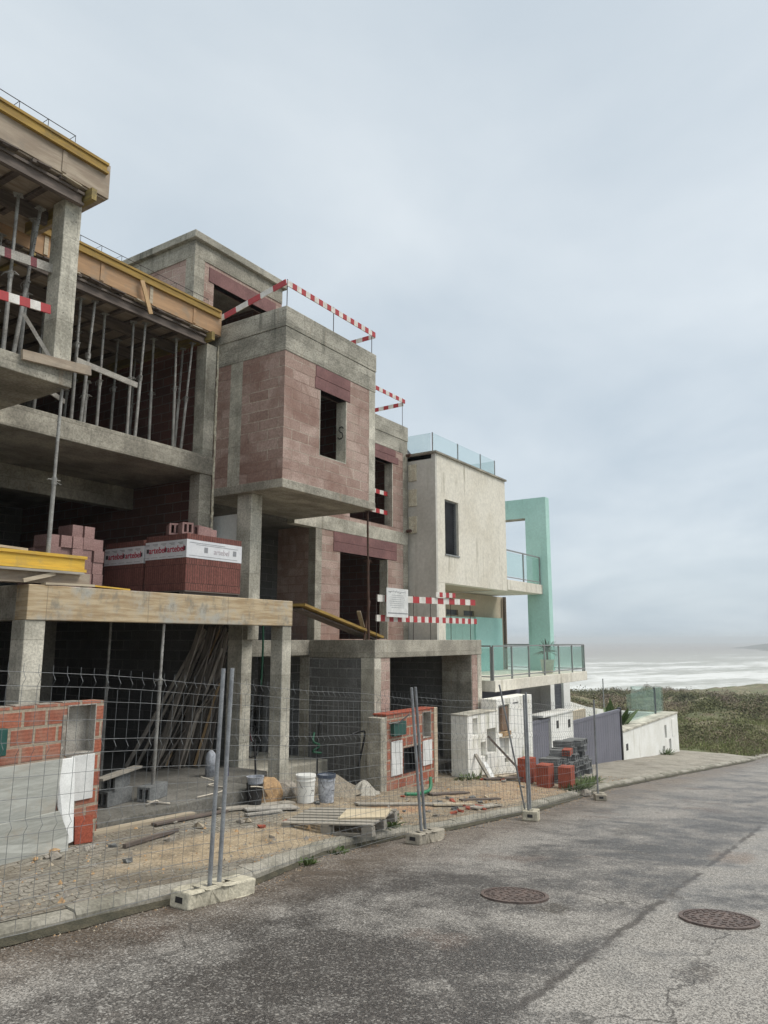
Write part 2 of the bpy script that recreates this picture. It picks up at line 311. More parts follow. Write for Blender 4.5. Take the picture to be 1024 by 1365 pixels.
def roadmat():
    m, t, bs = newmat('worn_asphalt')
    v = ocoord(t)
    sx = N(t, 'ShaderNodeSeparateXYZ'); L(t, v, sx.inputs[0]); x, y = sx.outputs[0], sx.outputs[1]
    big = noise(t, v, .55, 6, .62, .4); mid = noise(t, v, 2.4, 6, .65)
    patch = mth(t, 'ADD', mth(t, 'MULTIPLY', big, .6), mth(t, 'MULTIPLY', mid, .4))
    wob = mth(t, 'MULTIPLY_ADD', noise(t, v, 1.1, 3), .22, -.11)
    yy = mth(t, 'ADD', y, wob)
    right = mapr(t, yy, 1.9, 2.15, 1., 0.)          # other lane, paler
    near = mapr(t, x, 2.0, 6.5, 0., 1.)
    p2 = mth(t, 'ADD', patch, mth(t, 'MULTIPLY', right, .085))
    p2 = mth(t, 'ADD', p2, mth(t, 'MULTIPLY_ADD', mapr(t, x, 5., 14., 0., 1.), .05, -.02))
    col = mixc(t, mapr(t, p2, .40, .62), (.050, .044, .040), (.225, .212, .195))
    # brown dirt near the kerb and rusty stains
    kd = mapr(t, y, 4.3, 5.7, 0., 1.)
    col = mixc(t, mth(t, 'MULTIPLY', kd, .7), col, (.115, .085, .060))
    st = mapr(t, noise(t, v, .8, 4, .5, .3), .60, .72)
    col = mixc(t, mth(t, 'MULTIPLY', st, .55), col, (.10, .070, .055))
    st = mapr(t, noise(t, ocoord(t, (1, 1.4, 1)), 1.9, 4, .6, .2), .62, .70)
    col = mixc(t, mth(t, 'MULTIPLY', st, .6), col, (.045, .038, .033))
    for (cx_, cy_, rx_, ry_, am_, cc_) in ((10.9, 3.0, .55, .30, .75, (.035, .03, .026)), (7.0, 2.78, .22, .16, .7, (.06, .048, .035)), (11.0, 1.9, .5, .25, .5, (.14, .09, .06)), (5.9, 1.3, .25, .12, .6, (.05, .042, .036)), (4.2, 3.9, 1.6, .7, .5, (.045, .04, .036)), (12.8, 3.6, .9, .3, .5, (.05, .045, .04))):
        dx = mth(t, 'DIVIDE', mth(t, 'SUBTRACT', x, cx_), rx_); dy = mth(t, 'DIVIDE', mth(t, 'SUBTRACT', y, cy_), ry_)
        rr_ = mth(t, 'ADD', mth(t, 'SQRT', mth(t, 'ADD', mth(t, 'MULTIPLY', dx, dx), mth(t, 'MULTIPLY', dy, dy))), mth(t, 'MULTIPLY_ADD', noise(t, v, 4.5, 4, .6), 1.6, -.8))
        col = mixc(t, mth(t, 'MULTIPLY', mapr(t, rr_, .6, 1.3, 1., 0.), am_), col, cc_)
    # joint between the two strips of asphalt
    jd = mth(t, 'ABSOLUTE', mth(t, 'SUBTRACT', mth(t, 'ADD', y, mth(t, 'MULTIPLY_ADD', noise(t, v, 3.5, 4), .16, -.08)), 2.04))
    j = mth(t, 'MULTIPLY', mapr(t, mth(t, 'ADD', jd, mth(t, 'MULTIPLY_ADD', noise(t, v, 22, 4, .7), .09, -.045)), .012, .055, 1., 0.), mapr(t, noise(t, v, 1.6, 4), .36, .50))
    joint = j
    # exposed aggregate
    vo = N(t, 'ShaderNodeTexVoronoi'); vo.inputs['Scale'].default_value = 105; L(t, v, vo.inputs['Vector'])
    bw = N(t, 'ShaderNodeSeparateColor'); L(t, vo.outputs['Color'], bw.inputs[0])
    sp_ = mapr(t, bw.outputs[0], .1, .95, .50, 1.6)
    cc = N(t, 'ShaderNodeCombineColor')
    for i in range(3): L(t, sp_, cc.inputs[i])
    col = mixc(t, 1., col, cc.outputs[0], 'MULTIPLY')
    vo2 = N(t, 'ShaderNodeTexVoronoi'); vo2.inputs['Scale'].default_value = 74; L(t, v, vo2.inputs['Vector'])
    b2_ = N(t, 'ShaderNodeSeparateColor'); L(t, vo2.outputs['Color'], b2_.inputs[0])
    hi = mapr(t, b2_.outputs[1], .80, .93)
    col = mixc(t, mth(t, 'MULTIPLY', hi, mapr(t, patch, .36, .60, .25, .62)), col, (.46, .44, .41))
    col = mixc(t, mth(t, 'MULTIPLY', joint, .75), col, (.035, .028, .024))
    vc = N(t, 'ShaderNodeTexVoronoi', feature='DISTANCE_TO_EDGE'); vc.inputs['Scale'].default_value = .55
    dv = N(t, 'ShaderNodeVectorMath', operation='ADD'); L(t, v, dv.inputs[0])
    dn = N(t, 'ShaderNodeTexNoise'); dn.inputs['Scale'].default_value = 3.; dn.inputs['Detail'].default_value = 5; L(t, v, dn.inputs['Vector'])
    ds = N(t, 'ShaderNodeVectorMath', operation='SCALE'); ds.inputs[3].default_value = .5; L(t, dn.outputs[1], ds.inputs[0]); L(t, ds.outputs[0], dv.inputs[1]); L(t, dv.outputs[0], vc.inputs['Vector'])
    crk = mth(t, 'MULTIPLY', mapr(t, vc.outputs['Distance'], .002, .009, 1., 0.), mapr(t, noise(t, v, .5, 3), .52, .60))
    col = mixc(t, mth(t, 'MULTIPLY', crk, .7), col, (.03, .026, .022))
    peb = N(t, 'ShaderNodeTexVoronoi'); peb.inputs['Scale'].default_value = 30; L(t, v, peb.inputs['Vector']); pc = N(t, 'ShaderNodeSeparateColor'); L(t, peb.outputs['Color'], pc.inputs[0])
    pm_ = mth(t, 'MULTIPLY', mapr(t, pc.outputs[2], .90, .95), mapr(t, peb.outputs['Distance'], .22, .34, 1., 0.))
    col = mixc(t, mth(t, 'MULTIPLY', pm_, .55), col, (.36, .33, .29))
    L(t, col, bs.inputs['Base Color'])
    L(t, mapr(t, patch, .4, .6, .45, .85), bs.inputs['Roughness'])
    setbump(t, bs, mth(t, 'ADD', vo.outputs['Distance'], mth(t, 'MULTIPLY', mid, .8)), .55, .012)
    return m
M['road'] = roadmat()
def lotmat():
    m, t, bs = newmat('dirt_and_pavers')
    v = ocoord(t)
    sx = N(t, 'ShaderNodeSeparateXYZ'); L(t, v, sx.inputs[0]); x, y = sx.outputs[0], sx.outputs[1]
    nb = noise(t, v, 1.0, 6, .62); nm = noise(t, v, 5, 6, .65); nf = noise(t, v, 40, 5, .7)
    # zig-zag pavers
    mp = N(t, 'ShaderNodeMapping'); L(t, v, mp.inputs[0]); mp.inputs[2].default_value = (0, 0, .0)
    zig = mth(t, 'MULTIPLY', mth(t, 'PINGPONG', mth(t, 'ADD', x, 100.), .11), .35)
    cv = N(t, 'ShaderNodeCombineXYZ'); L(t, mth(t, 'ADD', x, mth(t, 'MULTIPLY', mth(t, 'PINGPONG', mth(t, 'ADD', y, 100.), .06), .4)), cv.inputs[0]); L(t, mth(t, 'ADD', y, zig), cv.inputs[1])
    bt = N(t, 'ShaderNodeTexBrick'); L(t, cv.outputs[0], bt.inputs['Vector']); bt.inputs['Scale'].default_value = 1
    bt.inputs['Brick Width'].default_value = .22; bt.inputs['Row Height'].default_value = .12; bt.inputs['Mortar Size'].default_value = .009; bt.inputs['Mortar Smooth'].default_value = .4
    bt.inputs['Color1'].default_value = (.30, .28, .24, 1); bt.inputs['Color2'].default_value = (.19, .18, .15, 1); bt.inputs['Mortar'].default_value = (.06, .05, .035, 1)
    pav = mixc(t, mth(t, 'MULTIPLY', mapr(t, nb, .42, .62), .65), bt.outputs[0], (.15, .125, .09))
    dirt = mixc(t, mapr(t, nm, .35, .65), (.17, .135, .095), (.31, .255, .18))
    sand = mixc(t, mapr(t, nm, .3, .7), (.29, .225, .145), (.41, .33, .225))
    redd = mixc(t, mapr(t, nm, .3, .7), (.27, .15, .09), (.40, .28, .17))
    concr = mixc(t, mapr(t, nb, .35, .65), (.22, .20, .165), (.37, .345, .295))
    def ell(cx, cy, rx, ry, soft=.25, na=.9):
        dx = mth(t, 'DIVIDE', mth(t, 'SUBTRACT', x, cx), rx); dy = mth(t, 'DIVIDE', mth(t, 'SUBTRACT', y, cy), ry)
        r = mth(t, 'SQRT', mth(t, 'ADD', mth(t, 'MULTIPLY', dx, dx), mth(t, 'MULTIPLY', dy, dy)))
        r = mth(t, 'ADD', r, mth(t, 'MULTIPLY_ADD', noise(t, v, 1.9, 5, .6), na, -na / 2))
        return mapr(t, r, 1 - soft, 1 + soft, 1., 0.)
    # pavers from the left edge up to about x = 9, dirt beyond, concrete past x = 19
    pm = mapr(t, mth(t, 'ADD', x, mth(t, 'MULTIPLY_ADD', nb, 3., -1.5)), 8.6, 9.6, 1., 0.)
    col = mixc(t, mth(t, 'MULTIPLY', pm, .92), dirt, pav)
    col = mixc(t, mapr(t, mth(t, 'ADD', x, mth(t, 'MULTIPLY_ADD', nb, 2., -1.)), 18.6, 19.4), col, mixc(t, .35, concr, pav))
    s1 = ell(7.1, 6.75, 1.9, .62); s2 = ell(9.9, 7.5, 1.3, .45); s3 = ell(15.3, 7.0, 2.6, .8)
    col = mixc(t, s1, col, sand); col = mixc(t, mth(t, 'MULTIPLY', s2, .5), col, sand); col = mixc(t, mth(t, 'MULTIPLY', s3, .75), col, mixc(t, .5, sand, redd))
    s4 = ell(11.2, 7.1, .7, .4); col = mixc(t, s4, col, redd)
    mud = mapr(t, noise(t, v, 2.1, 6, .68, .5), .50, .66); col = mixc(t, mth(t, 'MULTIPLY', mud, .50), col, (.12, .095, .068))
    crumbs = mapr(t, noise(t, v, 17, 3, .6), .64, .70); col = mixc(t, mth(t, 'MULTIPLY', crumbs, .6), col, (.40, .37, .31))
    gm = mapr(t, nf, .3, .7, .62, 1.35)
    cc = N(t, 'ShaderNodeCombineColor')
    for i in range(3): L(t, gm, cc.inputs[i])
    col = mixc(t, 1., col, cc.outputs[0], 'MULTIPLY')
    moss = mapr(t, noise(t, v, 2.7, 5, .7), .60, .72)
    col = mixc(t, mth(t, 'MULTIPLY', moss, .4), col, (.075, .08, .035))
    L(t, col, bs.inputs['Base Color']); bs.inputs['Roughness'].default_value = .95
    h = mth(t, 'ADD', mth(t, 'MULTIPLY', mth(t, 'MULTIPLY', bt.outputs[1], pm), -.7), nf)
    setbump(t, bs, h, .6, .014)
    return m
M['lot'] = lotmat()

# ------------------------------------------------------------------ mesh builder
class MB:
    def __init__(s): s.v = []; s.f = []; s.m = []; s.mi = 0
    def add(s, vs, fs, mi=None):
        b = len(s.v); s.v += [tuple(map(float, v)) for v in vs]; s.f += [tuple(i + b for i in f) for f in fs]
        s.m += [s.mi if mi is None else mi] * len(fs); return s
    def box(s, x0, x1, y0, y1, z0, z1, mi=None):
        return s.add([(x0, y0, z0), (x1, y0, z0), (x1, y1, z0), (x0, y1, z0), (x0, y0, z1), (x1, y0, z1), (x1, y1, z1), (x0, y1, z1)],
                     [(0, 3, 2, 1), (4, 5, 6, 7), (0, 1, 5, 4), (1, 2, 6, 5), (2, 3, 7, 6), (3, 0, 4, 7)], mi)
    def obox(s, c, size, rot=None, mi=None):
        c = Vector(c); R_ = rot or Matrix.Identity(3); h = Vector(size) / 2
        vs = [c + R_ @ Vector((sx * h.x, sy * h.y, sz * h.z)) for sx, sy, sz in
              ((-1, -1, -1), (1, -1, -1), (1, 1, -1), (-1, 1, -1), (-1, -1, 1), (1, -1, 1), (1, 1, 1), (-1, 1, 1))]
        return s.add(vs, [(0, 3, 2, 1), (4, 5, 6, 7), (0, 1, 5, 4), (1, 2, 6, 5), (2, 3, 7, 6), (3, 0, 4, 7)], mi)
    def bar(s, p, q, w, h, mi=None, up=(0, 0, 1)):
        p, q = Vector(p), Vector(q); d = (q - p); ln = d.length; d.normalize()
        u = Vector(up)
        if abs(d.dot(u)) > .95: u = Vector((1, 0, 0))
        sd_ = d.cross(u).normalized(); u2 = sd_.cross(d)
        return s.obox((p + q) / 2, (ln, w, h), Matrix((d, sd_, u2)).transposed(), mi)
    def tube(s, p, q, r, n=8, mi=None, r2=None, caps=True):
        p, q = Vector(p), Vector(q); d = (q - p).normalized(); u = Vector((0, 0, 1)) if abs(d.z) < .9 else Vector((1, 0, 0))
        a = d.cross(u).normalized(); b = d.cross(a); r2 = r if r2 is None else r2
        vs = []
        for pp, rr in ((p, r), (q, r2)):
            for i in range(n):
                t_ = 2 * math.pi * i / n; vs.append(pp + a * rr * math.cos(t_) + b * rr * math.sin(t_))
        fs = [(i, (i + 1) % n, n + (i + 1) % n, n + i) for i in range(n)]
        if caps: fs += [tuple(range(n - 1, -1, -1)), tuple(range(n, 2 * n))]
        return s.add(vs, fs, mi)
    def path(s, pts, r, n=6, mi=None):
        pts = [Vector(p) for p in pts]; vs = []; k = len(pts)
        for j, p in enumerate(pts):
            d = (pts[min(j + 1, k - 1)] - pts[max(j - 1, 0)]).normalized(); u = Vector((0, 0, 1)) if abs(d.z) < .9 else Vector((1, 0, 0))
            a = d.cross(u).normalized(); b = d.cross(a); rr = r[j] if isinstance(r, (list, tuple)) else r
            for i in range(n):
                t_ = 2 * math.pi * i / n; vs.append(p + a * rr * math.cos(t_) + b * rr * math.sin(t_))
        fs = [(j * n + i, j * n + (i + 1) % n, (j + 1) * n + (i + 1) % n, (j + 1) * n + i) for j in range(k - 1) for i in range(n)]
        fs += [tuple(range(n - 1, -1, -1)), tuple(range((k - 1) * n, k * n))]
        return s.add(vs, fs, mi)
    def lathe(s, c, prof, n=20, mi=None):
        c = Vector(c); vs = []; k = len(prof)
        for r, z in prof:
            for i in range(n):
                t_ = 2 * math.pi * i / n; vs.append(c + Vector((r * math.cos(t_), r * math.sin(t_), z)))
        return s.add(vs, [(j * n + i, j * n + (i + 1) % n, (j + 1) * n + (i + 1) % n, (j + 1) * n + i) for j in range(k - 1) for i in range(n)], mi)
    def prism(s, pts, vec, mi=None):
        v = Vector(vec); n = len(pts); vs = [Vector(p) for p in pts] + [Vector(p) + v for p in pts]
        return s.add(vs, [tuple(range(n - 1, -1, -1)), tuple(range(n, 2 * n))] + [(i, (i + 1) % n, n + (i + 1) % n, n + i) for i in range(n)], mi)
    def wall(s, ax, p, t, u0, u1, z0, z1, holes=(), mi=None):
        """solid wall with rectangular holes. ax 'Y': face at y=p, u along x; 'X': face at x=p, u along y; 'Z': slab"""
        us = sorted({u0, u1, *[h[0] for h in holes], *[h[1] for h in holes]}); us = [u for u in us if u0 <= u <= u1]
        zs = sorted({z0, z1, *[h[2] for h in holes], *[h[3] for h in holes]}); zs = [z for z in zs if z0 <= z <= z1]
        def full(i, j):
            if i < 0 or j < 0 or i >= len(us) - 1 or j >= len(zs) - 1: return False
            cu, cz = (us[i] + us[i + 1]) / 2, (zs[j] + zs[j + 1]) / 2
            return not any(h[0] < cu < h[1] and h[2] < cz < h[3] for h in holes)
        P = (lambda u, d, z: (u, p + d, z)) if ax == 'Y' else (lambda u, d, z: (p + d, u, z))
        for i in range(len(us) - 1):
            for j in range(len(zs) - 1):
                if not full(i, j): continue
                a, b, c, d = us[i], us[i + 1], zs[j], zs[j + 1]
                s.add([P(a, 0, c), P(b, 0, c), P(b, 0, d), P(a, 0, d)], [(0, 1, 2, 3)], mi)
                s.add([P(a, t, c), P(b, t, c), P(b, t, d), P(a, t, d)], [(3, 2, 1, 0)], mi)
                if not full(i - 1, j): s.add([P(a, 0, c), P(a, t, c), P(a, t, d), P(a, 0, d)], [(0, 3, 2, 1)], mi)
                if not full(i + 1, j): s.add([P(b, 0, c), P(b, t, c), P(b, t, d), P(b, 0, d)], [(0, 1, 2, 3)], mi)
                if not full(i, j - 1): s.add([P(a, 0, c), P(b, 0, c), P(b, t, c), P(a, t, c)], [(0, 3, 2, 1)], mi)
                if not full(i, j + 1): s.add([P(a, 0, d), P(b, 0, d), P(b, t, d), P(a, t, d)], [(0, 1, 2, 3)], mi)
        return s
    def build(s, name, mats, parent=None, bev=0, smooth=False, loc=None):
        me = bpy.data.meshes.new(name); me.from_pydata(s.v, [], s.f)
        mats = mats if isinstance(mats, (list, tuple)) else [mats]
        for k in mats: me.materials.append(M[k] if isinstance(k, str) else k)
        if len(mats) > 1: me.polygons.foreach_set('material_index', s.m)
        bm = bmesh.new(); bm.from_mesh(me); bmesh.ops.recalc_face_normals(bm, faces=bm.faces); bm.to_mesh(me); bm.free()
        if smooth: me.polygons.foreach_set('use_smooth', [True] * len(me.polygons))
        me.update()
        o = bpy.data.objects.new(name, me); COL.objects.link(o)
        if parent is not None:
            o.parent = parent
            if parent.get('_w') is not None:
                o.location = -Vector(parent['_w'])
        if loc is not None: o.location = loc
        if bev:
            b = o.modifiers.new('bevel', 'BEVEL'); b.width = bev; b.segments = 2; b.limit_method = 'ANGLE'; b.angle_limit = math.radians(50)
        return o
def tag(o, label, cat, group=None):
    o['label'] = label; o['category'] = cat
    if group: o['group'] = group
    return o
def struct(o, kind='structure'): o['kind'] = kind; return o
def empty(name, loc=(0, 0, 0), world=False, rot=None):
    """world=True: parts are given in world coordinates"""
    o = bpy.data.objects.new(name, None); COL.objects.link(o); o.location = loc; o.empty_display_size = .3
    if world: o['_w'] = tuple(float(x) for x in loc)
    if rot: o.rotation_euler = rot
    return o
def part(parent, name, mats, fn, bev=0, smooth=False, label=None):
    mb = MB(); fn(mb); o = mb.build(name, mats, parent, bev, smooth)
    if label: o['label'] = label
    return o
def copy_tree(o, parent=None):
    c = o.copy(); COL.objects.link(c)
    if parent is not None: c.parent = parent
    for ch in list(o.children):
        copy_tree(ch, c)
    return c
def text_mesh(s, size, mat, name, M4, parent, extrude=.002, bold=.0):
    cu = bpy.data.curves.new(name, 'FONT'); cu.body = s; cu.size = size; cu.extrude = extrude; cu.offset = bold
    cu.align_x = 'CENTER'; cu.align_y = 'CENTER'
    tmp = bpy.data.objects.new('tmp', cu); me = bpy.data.meshes.new_from_object(tmp); bpy.data.objects.remove(tmp); bpy.data.curves.remove(cu)
    me.transform(M4); me.materials.append(M[mat])
    o = bpy.data.objects.new(name, me); COL.objects.link(o); o.parent = parent
    if parent.get('_w') is not None: o.location = -Vector(parent['_w'])
    return o
def mat_basis(origin, ex, ey):
    ex = Vector(ex).normalized(); ey = Vector(ey).normalized(); ez = ex.cross(ey)
    m = Matrix((ex, ey, ez)).transposed().to_4x4(); m.translation = Vector(origin); return m

# ------------------------------------------------------------------ terrain functions
_perm = rng.random((256, 256))
def vnoise(x, y):
    x = np.asarray(x, float); y = np.asarray(y, float)
    xi = np.floor(x).astype(int); yi = np.floor(y).astype(int); fx = x - xi; fy = y - yi
    fx = fx * fx * (3 - 2 * fx); fy = fy * fy * (3 - 2 * fy)
    g = lambda a, b: _perm[a % 256, b % 256]
    return (g(xi, yi) * (1 - fx) + g(xi + 1, yi) * fx) * (1 - fy) + (g(xi, yi + 1) * (1 - fx) + g(xi + 1, yi + 1) * fx) * fy
def fbm(x, y, s, o=4):
    a = 0; amp = .5; tot = 0
    for i in range(o): a = a + amp * vnoise(np.asarray(x) / s + 17 * i, np.asarray(y) / s + 31 * i); tot += amp; amp *= .5; s /= 2
    return a / tot - .5
def sstep(x, a, b): t = np.clip((np.asarray(x, float) - a) / (b - a), 0, 1); return t * t * (3 - 2 * t)
def roadz(X, Y): return -1.68 - .092 * np.minimum(X, 75) - .03 * np.maximum(np.asarray(X) - 75, 0) - .04 * np.asarray(Y)
KX = [-12, 3, 5.2, 5.9, 6.7, 7.9, 9.4, 10.8, 13.6, 16.6, 20, 26.5, 38, 80]
KY = [5.7, 5.72, 5.68, 5.62, 5.85, 6.16, 6.14, 5.95, 5.9, 6.08, 6.3, 6.1, 5.7, 5.7]
def kerby(X): return np.interp(X, KX, KY)
LX = [-12, 5, 6, 8, 10, 11.5, 13, 15, 16.4, 20, 25, 30, 40, 80]
LZ = [-2.2, -2.34, -2.38, -2.48, -2.62, -2.80, -2.98, -3.10, -3.20, -3.58, -4.2, -4.6, -5.45, -9.1]
def lotz(X, Y):
    k = kerby(X); kz = roadz(X, k) + .11
    t = sstep(Y, k + .1, 8.3)
    z = kz * (1 - t) + np.interp(X, LX, LZ) * t
    return z + (fbm(X, Y, .9, 4) * .055 + fbm(X + 9, Y * 2.5, 1.6, 3) * .06 * (1 - sstep(X, 19, 22))) * sstep(Y, k + .2, k + .8)
def ground(x, y): return float(lotz(x, y)) if y > kerby(x) else float(roadz(x, y))

def grid(name, xs, ys, zf, mat, smooth=True):
    xs = np.asarray(xs); ys = np.asarray(ys); GX, GY = np.meshgrid(xs, ys, indexing='ij')
    Z = zf(GX, GY); n, m = len(xs), len(ys)
    me = bpy.data.meshes.new(name)
    v = np.stack([GX.ravel(), GY.ravel(), Z.ravel()], 1)
    i = np.arange(n - 1)[:, None] * m + np.arange(m - 1)[None]
    f = np.stack([i, i + m, i + m + 1, i + 1], -1).reshape(-1, 4)
    me.from_pydata(v.tolist(), [], f.tolist()); me.materials.append(M[mat] if isinstance(mat, str) else mat)
    if smooth: me.polygons.foreach_set('use_smooth', [True] * len(me.polygons))
    o = bpy.data.objects.new(name, me); COL.objects.link(o); return o
# road
struct(grid('road', np.concatenate([np.arange(-12, 30, .4), np.arange(30, 130, 2.)]), np.arange(-7, 6.61, .4),
            lambda X, Y: roadz(X, Y) + fbm(X, Y, 2.5, 2) * .02, 'road'))
# lot: rows follow the kerb line
def lot():
    xs = np.concatenate([np.arange(-12, 1, .5), np.arange(1, 24, .1), np.arange(24, 41.8, .4)])
    tt = np.concatenate([np.linspace(0, 3.2, 36), np.linspace(3.5, 12, 12)])
    GX, T = np.meshgrid(xs, tt, indexing='ij'); GY = kerby(GX) + .1 + T; Z = lotz(GX, GY)
    n, m = GX.shape
    v = np.stack([GX.ravel(), GY.ravel(), Z.ravel()], 1); i = np.arange(n - 1)[:, None] * m + np.arange(m - 1)[None]
    f = np.stack([i, i + m, i + m + 1, i + 1], -1).reshape(-1, 4)
    me = bpy.data.meshes.new('sidewalk'); me.from_pydata(v.tolist(), [], f.tolist()); me.materials.append(M['lot'])
    me.polygons.foreach_set('use_smooth', [True] * len(me.polygons))
    return struct(COLlink(bpy.data.objects.new('sidewalk_and_forecourt', me)))
def COLlink(o): COL.objects.link(o); return o
lot()
# kerb stones
def kerb():
    mb = MB(); x = -12.
    while x < 60:
        ln = 1.0 + random.uniform(-.03, .03); a, b = x + .002, x + ln - .002; x += ln
        qs = [a + (b - a) * q / 5 for q in range(6)]; st_ = random.uniform(-.012, .012); sy = random.uniform(-.008, .008)
        js = [(random.uniform(-.006, .006) - (.02 * (random.random() < .25) if q in (0, 5) else 0), random.uniform(-.006, .006)) for q in range(6)]
        for qi in range(5):
            vs = []
            for xx, (jz, jy) in ((qs[qi], js[qi]), (qs[qi + 1], js[qi + 1])):
                k = float(kerby(xx)) + sy + jy; rz = float(roadz(xx, k)); dz = st_ + jz
                pr = [(k - .03, rz - .15), (k - .03, rz + .07 + dz), (k - .005, rz + .105 + dz), (k + .13, rz + .118 + st_), (k + .13, rz - .15)]
                vs += [(xx, yy, z) for yy, z in pr]
            mb.add(vs, [(i, (i + 1) % 5, 5 + (i + 1) % 5, 5 + i) for i in range(5)] + [(4, 3, 2, 1, 0), (5, 6, 7, 8, 9)])
    struct(mb.build('kerb', 'kerb'))
kerb()

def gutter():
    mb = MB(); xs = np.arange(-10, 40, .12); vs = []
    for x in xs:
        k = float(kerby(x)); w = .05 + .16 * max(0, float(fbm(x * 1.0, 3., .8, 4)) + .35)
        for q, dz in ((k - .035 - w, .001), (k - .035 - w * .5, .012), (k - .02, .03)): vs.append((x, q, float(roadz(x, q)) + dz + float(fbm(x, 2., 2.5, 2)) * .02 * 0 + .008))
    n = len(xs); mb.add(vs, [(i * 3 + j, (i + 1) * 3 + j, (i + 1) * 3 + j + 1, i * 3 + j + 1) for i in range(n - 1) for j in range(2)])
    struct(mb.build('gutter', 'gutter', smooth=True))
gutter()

SN = (.247, .969)
def terr(X, Y):
    s = SN[0] * X + SN[1] * Y
    base = -1.68 - .092 * np.clip(X, -100, 48) - .046 * np.maximum(X - 48, 0)
    base = np.maximum(base, -13.5)
    n = fbm(X, Y, 22, 4) * 2.2 * sstep(np.hypot(X - 42, Y - 5), 5, 40) + fbm(X + 99, Y, 6, 3) * .9 * sstep(np.hypot(X - 42, Y - 5), 2, 20)
    z = base + n * (1 - .0 * s)
    # drop from the dune ridge to the beach, beach slope to the sea
    z = z + .0 * np.exp(-((s - 74) / 16) ** 2)
    drop = sstep(s, 84, 135)
    beach = -19.3 - (s - 128) * .10
    z = z * (1 - drop) + beach * drop
    # below the built lots and the road
    inlot = (1 - sstep(X, 40, 41.6)) * (1 - sstep(Y, 18, 26)) * sstep(Y, -12, -8)
    z = z * (1 - inlot) + (-1.68 - .092 * X - 1.1) * inlot
    onroad = (1 - sstep(np.abs(Y + .3), 6.3, 9)) * (1 - sstep(X, 100, 130)) * (1 - inlot)
    z = z * (1 - onroad) + (roadz(X, Y) - .06) * onroad
    veg_ = (1 - inlot) * (1 - sstep(s, 96, 112)) * sstep(np.abs(Y + .3), 7.5, 11)
    z = z + veg_ * (np.abs(fbm(X + 40, Y, 7, 3)) * 2.6 + np.abs(fbm(X, Y + 70, 2.6, 2)) * .9 - .3) * sstep(np.hypot(X - 42, Y - 6), 2, 14)
    return z
def terrmat():
    m, t, bs = newmat('dune_ground')
    v = ocoord(t); sx = N(t, 'ShaderNodeSeparateXYZ'); L(t, v, sx.inputs[0])
    s = mth(t, 'ADD', mth(t, 'MULTIPLY', sx.outputs[0], SN[0]), mth(t, 'MULTIPLY', sx.outputs[1], SN[1]))
    veg = mixc(t, mapr(t, noise(t, v, .22, 8, .7), .40, .58), (.14, .11, .07), (.12, .135, .06))
    veg = mixc(t, mapr(t, noise(t, v, .09, 6, .65), .52, .60), veg, (.20, .18, .11)); veg = mixc(t, mapr(t, noise(t, v, 1.3, 5, .7), .52, .66), veg, (.07, .07, .038))
    sand = mixc(t, mapr(t, noise(t, v, .3, 4), .4, .6), (.29, .255, .215), (.24, .21, .18))
    sm = mapr(t, mth(t, 'ADD', s, mth(t, 'MULTIPLY', noise(t, v, .06, 4), 22.)), 112., 122.)
    col = mixc(t, sm, veg, sand)
    pt = mapr(t, noise(t, v, .075, 5, .6), .68, .72)
    col = mixc(t, pt, col, sand)
    L(t, col, bs.inputs['Base Color']); bs.inputs['Roughness'].default_value = 1
    setbump(t, bs, noise(t, v, 3, 5, .7), .8, .2)
    return m
M['terr'] = terrmat()
gx = np.concatenate([np.arange(-300, -12, 12.), np.arange(-12, 34, 2.), np.arange(34, 130, .8), np.arange(130, 260, 2.5), np.arange(260, 2600, 40.)])
gy = np.concatenate([np.arange(-900, -20, 20.), np.arange(-20, 75, .8), np.arange(75, 210, 3.), np.arange(210, 400, 20.)])
struct(grid('dune_terrain', gx, gy, terr, 'terr'))

